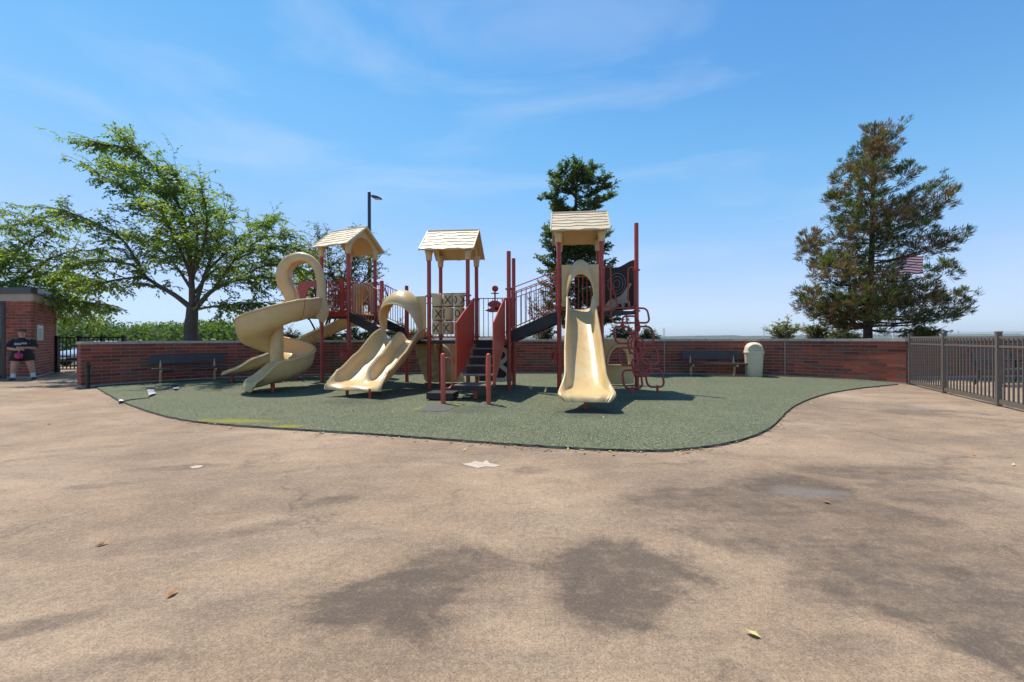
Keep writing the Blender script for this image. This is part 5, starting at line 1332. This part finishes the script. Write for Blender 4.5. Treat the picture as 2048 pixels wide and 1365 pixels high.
# big spreading tree behind the left wall
T = Tree(21); D = 15.0; B0 = V(gx(384, D), D, -.05)
T.limb([B0, W(382, 660, D), W(384, 635, D), W(385, 612, D)], .24, .17, 12)
limbs = [([(385, 618), (352, 592), (318, 572), (290, 553), (262, 530), (205, 524), (150, 535)], 15, 14.0, .105),
         ([(292, 555), (272, 520), (245, 480), (200, 450), (140, 425)], 14.4, 13.6, .06),
         ([(385, 612), (383, 560), (378, 500), (362, 420), (318, 345), (255, 285)], 15, 15.6, .12),
         ([(379, 500), (340, 455), (280, 400), (205, 352)], 15.2, 14.2, .055),
         ([(372, 460), (330, 400), (290, 360), (230, 330)], 15.3, 16.6, .05),
         ([(383, 560), (394, 490), (388, 420), (350, 345)], 15, 15.2, .075),
         ([(392, 606), (412, 545), (436, 480), (455, 430)], 15, 16.2, .085),
         ([(396, 612), (425, 582), (470, 562), (530, 556), (575, 570)], 15, 13.9, .095),
         ([(398, 618), (440, 612), (500, 607)], 15, 14.2, .05),
         ([(428, 580), (470, 520), (520, 480), (565, 470)], 14.8, 15.2, .06),
         ([(412, 545), (460, 500), (515, 455), (540, 440)], 15.2, 17, .055),
         ([(384, 580), (350, 530), (310, 490), (260, 470)], 15, 16.8, .06),
         ([(386, 590), (430, 540), (470, 535), (540, 520)], 15, 17.6, .06),
         ([(385, 570), (370, 520), (350, 480), (330, 430)], 15, 12.9, .06),
         ([(384, 560), (405, 500), (415, 440), (405, 385)], 15, 13.2, .06),
         ([(470, 520), (520, 500), (565, 492), (600, 500)], 15, 14.6, .04), ([(470, 562), (520, 535), (570, 530), (605, 540)], 14.4, 15.4, .04), ([(318, 345), (290, 315), (255, 295), (205, 290)], 15.5, 15.0, .04),
         ([(290, 553), (235, 560), (180, 570), (120, 560)], 14.4, 15.4, .05)]
for pts_, Da, Db, r0 in limbs:
    P = T.limb(px_limb(pts_, Da, Db), r0, .016, 7)
    dress(T, P, 1.15, .075, .20, .108, droop=.45, up=.10, sub=2, gap=.045, along=1.0, rnd=.75)
    for _ in range(5): T.twig(P.at(P.L*T.r.uniform(.8, 1)), P.tan(P.L)+V(T.r.gauss(0, .25), T.r.gauss(0, .25), T.r.gauss(.12, .12)), T.r.uniform(.7, 1.35), .35, .108, 1, .011, .05)
T.finish('broadleaf_tree', 'large spreading green tree behind the left end of the wall', 'tree', B0, M['leaf'], M['bark'], .52)

# second tree at the left edge above the building
T = Tree(33); D = 17.2; B0 = V(gx(-40, D), D, -.05)
T.limb([B0, W(-38, 640, D), W(-30, 600, D), W(-20, 575, D)], .2, .13, 10)
for pts_, Da, Db, r0 in [([(-20, 575), (20, 565), (70, 552), (130, 545), (190, 560)], 17, 15.6, .08), ([(-20, 575), (10, 530), (50, 490), (95, 460)], 17, 16.2, .08), ([(-20, 580), (-30, 520), (-20, 460), (0, 430)], 17.2, 17, .08),
                          ([(20, 565), (75, 590), (140, 602), (215, 610)], 16.8, 15.2, .055), ([(40, 555), (95, 520), (140, 505), (190, 500)], 17, 17, .05), ([(0, 570), (50, 575), (110, 580), (160, 600)], 17, 18, .05), ([(50, 490), (20, 460), (60, 440), (120, 430)], 16.6, 15.6, .04), ([(70, 552), (120, 590), (170, 625)], 16.5, 17, .04), ([(-20, 575), (-10, 545), (20, 520), (40, 505)], 17, 15.4, .05)]:
    P = T.limb(px_limb(pts_, Da, Db), r0, .016, 6); dress(T, P, 1.25, .09, .10, .108, droop=.6, up=.1, sub=2, gap=.047, along=.9)
T.finish('broadleaf_tree', 'leafy green tree at the left edge overhanging the brick building', 'tree', B0, M['leaf'], M['bark'], .52)

# multi-stemmed small tree behind the left tower
T = Tree(41); D = 17.0; B0 = V(gx(655, D), D, -.05)
for pts_, Da, Db, r0 in [([(650, 690), (652, 650), (672, 605), (690, 550), (700, 500)], 17, 17, .06), ([(655, 690), (665, 650), (700, 600), (735, 550), (755, 520)], 17, 16.6, .055), ([(648, 690), (640, 640), (630, 580), (628, 520), (640, 475)], 17, 17.4, .055), ([(652, 690), (660, 640), (685, 590), (660, 540), (655, 490)], 17, 16.2, .05), ([(656, 690), (680, 650), (715, 620), (750, 590)], 17, 17.8, .045), ([(646, 690), (625, 650), (600, 600), (600, 540)], 17, 17.5, .045), ([(672, 605), (700, 560), (720, 500), (715, 470)], 17, 18, .035)]:
    P = T.limb(px_limb(pts_, Da, Db), r0, .014, 6); dress(T, P, 1.0, .055, .34, .105, droop=.35, up=.3, sub=2, gap=.05)
T.finish('small_tree', 'multi-stemmed tree with yellowish green leaves behind the left tower', 'tree', B0, M['leafmyrtle'], M['bark2'], .5)

# dark evergreen behind the right tower
T = Tree(52); D = 16.6; B0 = V(gx(1158, D), D, -.05)
T.limb([B0, W(1157, 600, D), W(1152, 480, D), W(1153, 400, D), W(1156, 345, D)], .17, .03, 10)
br = [([(1153, 420), (1130, 425), (1105, 400), (1092, 398)], 16.4), ([(1154, 400), (1135, 375), (1115, 358), (1108, 350)], 16.8), ([(1154, 400), (1180, 390), (1205, 378), (1222, 375)], 16.4), ([(1155, 380), (1140, 350), (1130, 335)], 16.2), ([(1155, 375), (1175, 350), (1190, 338)], 16.9), ([(1155, 360), (1160, 335), (1158, 328)], 16.6), ([(1153, 410), (1185, 410), (1212, 398), (1220, 392)], 17), ([(1154, 390), (1125, 385), (1110, 370)], 16.1), ([(1155, 370), (1195, 365), (1210, 360)], 16.2), ([(1153, 430), (1125, 432), (1108, 415)], 16.9), ([(1153, 440), (1170, 425), (1190, 415)], 16.2)]
for pts_, D2 in br:
    P = T.limb(px_limb(pts_, 16.6, D2), .035, .01, 5); dress(T, P, .42, .030, .15, .12, droop=-.2, up=.35, sub=1, gap=.016, along=.5, rnd=.9, taper=.2)
rr = random.Random(9)
for k in range(70):
    y0 = rr.uniform(480, 665); s = rr.choice((-1, 1)); w_ = rr.uniform(30, 85)*(0.7+.3*(y0-480)/185); D2 = rr.uniform(15.8, 17.6)
    P = T.limb(px_limb([(1153, y0), (1153+s*w_*.5, y0-6), (1155+s*w_, y0-rr.uniform(5, 26))], 16.6, D2), .025, .008, 4); dress(T, P, .46, .06, .15, .12, droop=-.1, up=.35, sub=1, gap=.018, along=.5, rnd=.9, taper=.2)
T.finish('evergreen_tree', 'dark evergreen rising behind the right tower roof', 'tree', B0, M['leafdark'], M['bark2'], .36, flat=.9)

# tall conifer with rusty foliage on the right
def conifer():
    g = random.Random(77); D = 15.2; base = V(gx(1737, D), D, -.05); root = thing('conifer_tree', 'tall conifer with green and rusty brown foliage behind the right wall', 'tree', base)
    wood = MB(); tr = catmull([base, W(1736, 640, D), W(1744, 500, D), W(1747, 380, D), W(1750, 262, D), W(1752, 240, D)], 6); n = len(tr)
    wood.tube(tr, [lerp(.21, .012, (i/(n-1))**.55) for i in range(n)], 10); TP_ = Path(tr)
    prof = [(240, 6, 6), (262, 28, 26), (285, 40, 55), (310, 46, 84), (345, 74, 78), (380, 66, 90), (410, 95, 140), (440, 84, 150), (470, 108, 120), (500, 120, 95), (530, 118, 160), (560, 126, 130), (585, 130, 165), (605, 150, 190), (640, 138, 190), (660, 90, 110)]
    def half(y, s):
        for (y0, l0, r0), (y1, l1, r1) in zip(prof, prof[1:]):
            if y0 <= y <= y1: return lerp((l0 if s < 0 else r0), (l1 if s < 0 else r1), (y-y0)/(y1-y0))
        return 90
    C_, D_, L_, T_ = [], [], [], []
    def tuft(p, d, size, rust, k):
        X_, Y_ = 1024+p.x/p.y*F, yh(1740)-(p.z-H)/p.y*F
        if 1803 < X_ < 1852 and 513 < Y_ < 552: return          # open gap in the crown, the flag shows through it
        for _ in range(k):
            v = (d*1.0+V(g.gauss(0, .55), g.gauss(0, .55), g.gauss(.22, .45))).normalized(); o = V(g.gauss(0, 1), g.gauss(0, 1), g.gauss(0, 1))*size*.22
            C_.append(tuple(p+o)); D_.append(tuple(v)); L_.append(size*g.uniform(.55, 1.1))
            if rust: T_.append(g.uniform(.60, 1.0))
            else: T_.append(min(.64, max(0, g.gauss(.28, .14))))  # dark tint puts shade into the tufts' colour; pad tops are lightened later
    clumps = 0
    for k in range(155):
        f = g.random()**.85; y = lerp(246, 662, f); az = g.uniform(0, 2*pi); s = 1 if cos(az) > 0 else -1
        w_ = half(y, s)/F*D*g.uniform(.35, 1.0)
        q = min(range(len(tr)), key=lambda i: abs(W(1745, y, D).z-tr[i].z)); p = tr[q].copy(); p.z = W(1745, y, D).z
        up = lerp(.75, .02, min(1, f*1.35)); d = V(cos(az), sin(az), up+g.gauss(0, .10)).normalized()
        e1 = p+d*w_*.5+V(0, 0, -.04*w_); e2 = p+d*w_+V(0, 0, .05*w_)
        cv = catmull([p, e1, e2], 6); wood.tube(cv, [lerp(.030*(.4+f), .006, i/(len(cv)-1)) for i in range(len(cv))], 5, cap=False)
        P = Path(cv); st = max(.12, .38-.2*f*0); rust_b = g.random() < (.52 if f < .45 else .32); dd = P.L*g.uniform(.22, .5)
        while dd < P.L*1.02:
            fr = dd/P.L; td = P.tan(min(dd, P.L)); rust = g.random() < ((.72 if rust_b else .22)*(1.15-.75*fr*(0 if f < .4 else 1)))
            off = td.cross(V(0, 0, 1)).normalized()*g.gauss(0, .13)*(.5+w_*.35)+V(0, 0, g.gauss(.0, .08))
            tuft(P.at(dd)+off, (td+off*.9+V(0, 0, .25)).normalized(), lerp(.16, .26, f*g.random()), rust, 22)
            dd += g.uniform(.07, .13)
    # denser rounded pads of foliage on the lower boughs
    for (x, y, rx, ry, rust) in [(1640, 610, 40, 34, 1), (1615, 590, 22, 24, 0), (1700, 612, 48, 26, 0), (1780, 625, 40, 26, 0), (1770, 605, 36, 18, 0), (1660, 540, 40, 30, 1), (1665, 520, 30, 20, 0), (1740, 470, 45, 28, 0), (1820, 470, 50, 24, 0), (1860, 490, 40, 22, 1), (1880, 545, 32, 26, 0), (1895, 605, 46, 26, 0), (1850, 600, 50, 26, 0), (1860, 405, 50, 26, 1), (1625, 480, 26, 20, 1), (1618, 500, 22, 24, 1), (1690, 480, 34, 26, 1), (1750, 555, 40, 30, 1), (1690, 575, 44, 26, 0), (1735, 350, 34, 24, 1), (1730, 310, 26, 22, 0), (1690, 355, 22, 18, 1), (1840, 430, 30, 20, 1), (1810, 345, 22, 20, 0), (1760, 285, 18, 18, 1), (1670, 398, 18, 16, 1), (1830, 590, 40, 22, 1), (1745, 420, 40, 30, 1), (1735, 385, 34, 26, 0), (1760, 320, 30, 26, 1), (1750, 265, 16, 18, 1), (1720, 430, 40, 26, 0), (1775, 440, 36, 22, 1), (1720, 520, 44, 30, 0), (1790, 580, 40, 24, 0), (1735, 600, 44, 26, 1), (1660, 625, 40, 22, 1)]:
        c = W(x, y, D+g.uniform(-1.4, .9)); rxm = rx/F*D; rzm = ry/F*D
        for _ in range(int(16+rx*.75)):
            a = V(g.gauss(0, 1), g.gauss(0, 1), g.gauss(0, 1)).normalized()*g.random()**.4
            isr = g.random() < (.75 if rust else .25) if a.z < .35 else g.random() < (.45 if rust else .06)
            tuft(c+V(a.x*rxm, a.y*rxm, a.z*rzm), (a+V(0, 0, .5)).normalized(), .20, isr, 30)
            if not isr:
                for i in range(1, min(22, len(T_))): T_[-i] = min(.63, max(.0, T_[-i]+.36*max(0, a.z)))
    wood.build('trunk', M['bark2'], root, True, 60)
    c = np.array(C_); d = np.array(D_); L = np.array(L_); rg = np.random.default_rng(5)
    side = nrm(np.cross(d, rg.normal(0, 1, (len(c), 3))))
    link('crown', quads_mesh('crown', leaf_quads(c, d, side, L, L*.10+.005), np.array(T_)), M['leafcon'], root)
conifer()

# shrubs along the back of the wall
def shrub(px, ytop, w, D, label, lm, seed, leaf=.075, stems=7, group='shrubs growing behind the wall', gap=.05, L0=.5):
    T = Tree(seed); B0 = V(gx(px, D), D, 0)
    for k in range(stems):
        x1 = px+w*(k/(stems-1)-.5)*2*.8+T.r.uniform(-4, 4); yt = ytop+abs(x1-px)/w*16+T.r.uniform(0, 12)
        P = T.limb([B0+V(T.r.uniform(-.1, .1), T.r.uniform(-.1, .1), 0), W(lerp(px, x1, .4), 676, D+T.r.uniform(-.2, .2)), W(x1, yt+8, D+T.r.uniform(-.5, .5))], .02, .006, 5)
        dress(T, P, L0, .05, .45, leaf*1.2, droop=.2, up=.3, sub=1, gap=gap*.6, along=.6)
    T.finish('shrub', label, 'shrub', B0, lm, M['bark'], .5, group, 'stems', 'foliage')
shrub(1568, 636, 34, 15.6, 'bright green shrub above the coping just right of the litter bin', M['leafmyrtle'], 61)
shrub(1632, 640, 32, 16.2, 'green shrub beside the left foot of the tall conifer', M['leafmyrtle'], 62)
shrub(1845, 645, 42, 14.2, 'yellow green shrub over the wall end near the taupe fence', M['leafmyrtle'], 63)
shrub(1690, 655, 40, 17.0, 'low green shrub in the shade under the tall conifer', M['leafdark'], 64)
shrub(1082, 575, 26, 16.0, 'sparse reddish leaved shrub behind the ramp railing', M['leafred'], 65, .06, 4, gap=.09)
shrub(1092, 640, 20, 16.4, 'small green shrub behind the top of the ramp', M['leafmyrtle'], 66)
shrub(1298, 655, 20, 15.8, 'bright green shrub behind the loop climber', M['leafmyrtle'], 67)
shrub(1245, 640, 30, 16.0, 'dark green shrub behind the animal panel', M['leafdark'], 68)
shrub(570, 668, 60, 16.6, 'low green shrub behind the spiral slide', M['leafmyrtle'], 69, .08)
shrub(715, 650, 45, 16.2, 'leafy green shrub under the left bridge stairs', M['leafmyrtle'], 70, .085)
shrub(800, 640, 42, 16.4, 'green shrub behind the double slide hood', M['leafmyrtle'], 71, .085)
shrub(845, 655, 30, 16.6, 'green shrub behind the tic tac toe panel', M['leafmyrtle'], 72, .085)
shrub(650, 655, 40, 16.3, 'dense green shrub at the foot of the multi-stemmed tree', M['leafmyrtle'], 73, .085)
# a few dry reed stems
T = Tree(80); B0 = V(gx(577, 16.2), 16.2, 0)
for k in range(9): T.limb([B0+V(T.r.uniform(-.1, .1), 0, 0), W(577+T.r.uniform(-5, 5), 668, 16.2), W(577+T.r.uniform(-13, 13), 643+T.r.uniform(0, 12), 16.2)], .008, .003, 4)
tag(T.wood.build('dry_reeds', M['bark']), 'thin dry reed stems rising behind the spiral slide', 'reeds')

# far mass of green trees beyond the car park on the left
g = np.random.default_rng(15); Q = []; TT = []
for k in range(64):
    px = g.uniform(60, 500); D = g.uniform(42, 75); top = g.uniform(638, 668) if px > 200 else g.uniform(628, 660)
    top -= 26*max(0, 1-px/230); c = W(px, top, D); R = c.z*g.uniform(.30, .6); n = 700
    a = nrm(g.normal(0, 1, (n, 3)))*(g.random((n, 1))**.33); p = np.array([c.x, c.y, c.z-R])+a*np.array([R*1.35, R*1.35, R]); p = p[p[:, 2] > -.1]
    n = len(p); d = nrm(g.normal(0, 1, (n, 3))+np.array([0, 0, -.2])); sd = nrm(np.cross(d, g.normal(0, 1, (n, 3)))); L = g.uniform(.16, .42, n)
    Q.append(leaf_quads(p, d, sd, L, L*.6)); TT.append(np.clip(g.uniform(0, 1)*.75+g.random(n)*.3, 0, 1))
for k in range(30):          # undergrowth down to the ground
    px = g.uniform(40, 520); D = g.uniform(40, 60); c = W(px, 690, D); n = 260
    p = np.stack([c.x+g.normal(0, 1.8, n), c.y+g.normal(0, 1.2, n), g.uniform(0, 2.6, n)], 1); d = nrm(g.normal(0, 1, (n, 3))); sd = nrm(np.cross(d, g.normal(0, 1, (n, 3)))); L = g.uniform(.3, .6, n)
    Q.append(leaf_quads(p, d, sd, L, L*.6)); TT.append(g.random(n)*.7)
tag(link('distant_woodland', quads_mesh('distant_woodland', np.concatenate(Q), np.concatenate(TT)), M['leafwood']), 'bright green mass of bushy trees beyond the left wall', 'woodland', kind='stuff')

# fallen leaves
lv = [(343, 1191, 0), (203, 1091, 0), (1651, 1007, 0), (1946, 911, 0), (2025, 932, 1), (1503, 1272, 1), (535, 826, 1), (668, 827, 1), (706, 826, 1), (785, 829, 1), (97, 850, 0), (430, 853, 0), (928, 902, 1), (1010, 806, 1), (1135, 900, 1), (1470, 886, 1), (1290, 795, 1), (1100, 838, 1), (1513, 843, 1), (1255, 818, 1), (1206, 839, 1), (960, 890, 1), (780, 874, 1), (215, 803, 1), (1090, 902, 0), (1727, 843, 0)]
gl = random.Random(4)
leaf_labels = {(343, 1191): 'rust brown dry leaf on the near pavement left of the middle', (203, 1091): 'small dry leaf on the open pavement towards the left edge', (1651, 1007): 'orange dry leaf on the dark stains at the right', (1946, 911): 'curled dry leaf on the pavement in front of the taupe fence',
    (2025, 932): 'pale yellow leaf on the pavement at the right edge', (1503, 1272): 'pale yellow leaf lying nearest the camera', (928, 902): 'pale leaf on the pavement just above the white bare patch', (1090, 902): 'brown leaf on the pavement touching the front rubber edge', (97, 850): 'dry leaf on the sunlit pavement below the brick building', (1727, 843): 'brown leaf on the pavement right of the rubber bay'}
for x, y, k in lv:
    p = G(x, y); on_mat = y < 900 and 230 < x < 1560 and y < 868
    a = gl.uniform(0, 2*pi); L = .065 if y > 1000 else .055; u_ = V(cos(a), sin(a), 0)*L/2; w_ = V(-sin(a), cos(a), 0)*L*.22; z = V(0, 0, .032 if on_mat else .005)
    pts_ = [p-u_+z, p-u_*.3+w_+z+V(0, 0, .012), p+u_*.4+w_*.8+z+V(0, 0, .010), p+u_*1.1+z+V(0, 0, .022), p+u_*.4-w_*.8+z+V(0, 0, .008), p-u_*.3-w_+z+V(0, 0, .010), p+z, ]
    m = MB(); m.add(pts_, [(0, 1, 6), (1, 2, 6), (2, 3, 6), (3, 4, 6), (4, 5, 6), (5, 0, 6)])
    o = m.build('fallen_leaf', M['paleleaf'] if k else M['dryleaf'])
    if (x, y) in leaf_labels: lab = leaf_labels[(x, y)]; grp = 'dry leaves on the pavement'
    else: lab = 'small pale dry leaf on the green rubber or its edge'; grp = 'dry leaves around the green rubber'
    tag(o, lab, 'leaf', grp)

# fine litter gathered along the rubber edge and the wall foot
gq = random.Random(19); m = MB()
for k in range(520):
    if k < 300:
        i = gq.randrange(1, len(fr)-1); t = (fr[i+1]-fr[i-1]).normalized(); nn = V(t.y, -t.x, 0); p = lerp(fr[i], fr[i+1], gq.random())+nn*abs(gq.gauss(.02, .07)); z = .004
    else:
        d_ = gq.uniform(.3, wall_path.L-.3); t = wall_path.tan(d_); p = wall_path.at(d_)+V(t.y, -t.x, 0)*abs(gq.gauss(.05, .12)); z = .031
    a = gq.uniform(0, 2*pi); L = gq.uniform(.012, .04); u_ = V(cos(a), sin(a), gq.uniform(-.1, .3))*L; w_ = V(-sin(a), cos(a), gq.uniform(-.2, .2))*L*.4; c = p+V(0, 0, z+.006)
    m.add([c-u_, c+w_, c+u_, c-w_], [(0, 1, 2, 3)], tint=gq.random())
lm, lnt, lbs = mat_new('litter'); la = node(lnt, 'ShaderNodeAttribute', attribute_name='tint')
lnt.links.new(ramp(lnt, la.outputs['Fac'], [(0, (.10, .06, .03)), (.5, (.34, .2, .08)), (1, (.55, .45, .2))]), lbs.inputs['Base Color']); lbs.inputs['Roughness'].default_value = .8
tag(m.build('leaf_litter', lm), 'fine dry leaf litter along the rubber edge and wall foot', 'leaf litter', kind='stuff')

# ================================================================== PERSON beside the building
pp = V(gx(44, 13.55), 13.55, 0)
person = thing('person', 'person in black shirt and shorts standing with folded arms by the brick building', 'person', pp)
M['skin'] = simple('skin', (0.50, 0.27, 0.19), .5, .06, 6); M['cloth'] = simple('black_cloth', (0.012, 0.012, 0.013), .85, .2, 9)
M['sock'] = simple('white_sock', (0.7, 0.7, 0.68), .8, .05); M['pink'] = simple('pink_bag', (0.42, 0.02, 0.12), .6, .1); M['hair'] = simple('dark_hair', (0.035, 0.025, 0.02), .6, .3)
def pv(x, y, z):
    k = 1.0 if z < 1.36 else .95
    if abs(x) > .2: x = math.copysign(.2+(abs(x)-.2)*.7, x)
    if z < .80: x += .07*(1-z/.80)*(1 if x > 0 else -.25)
    a_, b_ = x*k, y; return pp+V(a_*.743-b_*.669, a_*.669+b_*.743, z)
bm = bmesh.new(); sk = bm.verts.layers.skin.verify(); vd = {}
def jn(k, x, y, z, rx, ry=None, par=None):
    v = bm.verts.new(pv(x, y, z)); v[sk].radius = (rx, ry or rx); v[sk].use_root = (k == 'pelvis'); vd[k] = v
    if par: bm.edges.new((vd[par], v))
jn('pelvis', 0, .02, .86, .20, .16); jn('belly', 0, 0, 1.02, .21, .18, 'pelvis'); jn('chest', 0, .02, 1.2, .19, .15, 'belly'); jn('neck0', 0, .02, 1.36, .075, .075, 'chest'); jn('neck1', 0, .01, 1.42, .062, .062, 'neck0')
jn('head0', 0, -.01, 1.48, .075, .08, 'neck1'); jn('head1', 0, -.01, 1.55, .083, .092, 'head0'); jn('head2', 0, 0, 1.605, .06, .07, 'head1')
for s, n_ in ((-1, 'l'), (1, 'r')):
    jn('hip'+n_, s*.12, .01, .76, .125, .125, 'pelvis'); jn('kn'+n_, s*.155, 0, .46, .088, .09, 'hip'+n_); jn('cf'+n_, s*.17, .02, .32, .078, .08, 'kn'+n_); jn('an'+n_, s*.175, .02, .09, .046, .05, 'cf'+n_); jn('hl'+n_, s*.18, -.02, .045, .042, .04, 'an'+n_); jn('to'+n_, s*.21, -.15, .03, .04, .025, 'hl'+n_)
    jn('sh'+n_, s*.20, .02, 1.28, .085, .085, 'chest'); jn('el'+n_, s*.30, -.04, 1.03, .062, .062, 'sh'+n_); jn('wr'+n_, s*.07, -.26, 1.02+.03*s, .034, .034, 'el'+n_); jn('pm'+n_, -s*.01, -.28, 1.02+.03*s, .036, .022, 'wr'+n_)
    for q, (dy, dz, ln) in enumerate(((-.01, .032, .055), (-.015, .012, .075), (-.015, -.008, .07), (-.01, -.028, .055))):
        jn('f%d%s' % (q, n_), -s*.05, -.285+dy*.3, 1.02+.03*s+dz, .010, .010, 'pm'+n_); jn('g%d%s' % (q, n_), -s*(.05+ln*.6), -.275, 1.015+.03*s+dz, .009, .009, 'f%d%s' % (q, n_))
    jn('th'+n_, -s*.0, -.30, 1.055+.03*s, .011, .011, 'pm'+n_)
me = bpy.data.meshes.new('body'); bm.to_mesh(me); bm.free(); body = link('body', me, M['skin'], person)
body.modifiers.new('skin', 'SKIN').use_smooth_shade = True; sb = body.modifiers.new('sub', 'SUBSURF'); sb.levels = 1; sb.render_levels = 2
def loft(name, secs, mat, n=20, parent=person):
    m = MB(); m.sweep([[pv(cx+cos(2*pi*k/n)*rx, cy+sin(2*pi*k/n)*ry, z+tl*cos(2*pi*k/n)) for k in range(n)] for (cx, cy, z, rx, ry, tl) in secs]); return m.build(name, mat, parent, True, 70)
sh = loft('shirt', [(0, .02, .70, .262, .215, 0), (0, .01, .80, .268, .225, 0), (0, 0, .98, .262, .225, 0), (0, .005, 1.12, .25, .205, 0), (0, .015, 1.24, .245, .175, 0), (0, .02, 1.31, .225, .15, 0), (0, .02, 1.365, .095, .085, 0), (0, .02, 1.375, .08, .075, 0)], M['cloth'])
for s in (-1, 1):
    m = MB(); m.tube([pv(s*.12, .02, 1.29), pv(s*.22, .0, 1.24), pv(s*.285, -.02, 1.10), pv(s*.30, -.03, 1.06)], [.085, .11, .10, .095], 14); m.build('sleeve', M['cloth'], sh, True, 60)
    m = MB(); m.tube([pv(s*.085, .015, .84), pv(s*.12, .01, .74), pv(s*.135, .008, .62)], [.15, .158, .152], 16); m.build('shorts_leg', M['cloth'], person, True, 60)
    m = MB(); m.tube([pv(s*.173, .02, .22), pv(s*.175, .02, .12), pv(s*.178, .0, .06)], [.062, .056, .055], 12); m.build('sock', M['sock'], person, True, 60)
    m = MB(); m.tube([pv(s*.172, .06, .03), pv(s*.185, -.04, .032), pv(s*.215, -.17, .026), pv(s*.222, -.2, .022)], [.045, .055, .055, .03], 10); m.build('shoe', M['slat'], person, True, 60)
m = MB(); m.box(pv(-.06, -.215, 1.17), (.14, .01, .07), .733); m.box(pv(.07, -.21, 1.19), (.13, .01, .06), .733); m.build('shirt_print', M['rubberback'], sh)
m = MB(); m.lathe(pv(-.03, -.29, .80), [(.01, -.10), (.07, -.09), (.095, -.02), (.09, .05), (.05, .085), (.01, .09)], 14); bag = m.build('pink_pouch', M['pink'], None, True)
tag(bag, 'round pink pouch hanging from the hands of the standing person', 'pouch')
m = MB(); m.tube([pv(-.03, -.29, .88), pv(-.02, -.29, .99)], .012, 6); m.build('strap', M['tube'], bag)
m = MB(); rings_ = []
for j in range(8):
    ph = j/7*1.75; rings_.append([pv(cos(a)*.101*sin(ph), .018+sin(a)*.112*sin(ph)+.012, 1.545+cos(ph)*.115) for a in [2*pi*k/18 for k in range(18)]])
m.sweep([[q if (q-pp).dot(V(-.669, .743, 0)) > -.01 else V(q.x, q.y, max(q.z, pp.z+1.60)) for q in r_] for r_ in rings_]); hair = m.build('hair', M['hair'], person, True, 70)
m = MB(); m.lathe(pv(0, .11, 1.62), [(.01, -.04), (.045, -.02), (.045, .02), (.01, .04)], 12); m.build('hair_bun', M['hair'], hair, True)
m = MB()
for s in (-1, 1): m.tube([pv(s*.036+cos(a)*.026, -.104, 1.555+sin(a)*.02) for a in [k*2*pi/12 for k in range(12)]], .004, 5, closed=True)
m.tube([pv(-.012, -.106, 1.556), pv(.012, -.106, 1.556)], .004, 5); m.build('glasses', M['red'], person)
m = MB(); m.lathe(pv(0, -.098, 1.525), [(.004, -.028), (.014, -.008), (.017, .012), (.006, .03)], 8, V(-.17, .19, 1)); m.build('nose', M['skin'], person, True)
m = MB(); m.tube([pv(-.026, -.092, 1.487), pv(0, -.099, 1.483), pv(.026, -.092, 1.487)], .006, 6); m.build('mouth', simple('lips', (0.35, .09, .08), .5), person, True)
for s in (-1, 1):
    m = MB(); m.lathe(pv(s*.034, -.094, 1.556), [(.002, -.006), (.011, 0), (.002, .006)], 8, V(-.669, .743, 0)); m.build('eye', M['ink'], person)
    m = MB(); m.lathe(pv(s*.088, .01, 1.535), [(.004, -.028), (.016, -.01), (.018, .012), (.005, .028)], 8); m.build('ear', M['skin'], person, True)

# ================================================================== AIR: thin even haze between here and the far shore
hz = MB(); hz.box((2000, 4200, 48), (17000, 13600, 112)); ho = hz.build('haze', None); tag(ho, kind='stuff')
ho['label'] = 'thin pale haze in the air over the river'; ho['category'] = 'haze'
hm = bpy.data.materials.new('haze'); hm.use_nodes = True; hn = hm.node_tree; hn.nodes.clear()
out_ = hn.nodes.new('ShaderNodeOutputMaterial'); pvn = hn.nodes.new('ShaderNodeVolumePrincipled'); pvn.inputs['Color'].default_value = (0.88, 0.94, 1.0, 1); pvn.inputs['Density'].default_value = 0.00015
hn.links.new(pvn.outputs[0], out_.inputs['Volume']); ho.data.materials.append(hm)
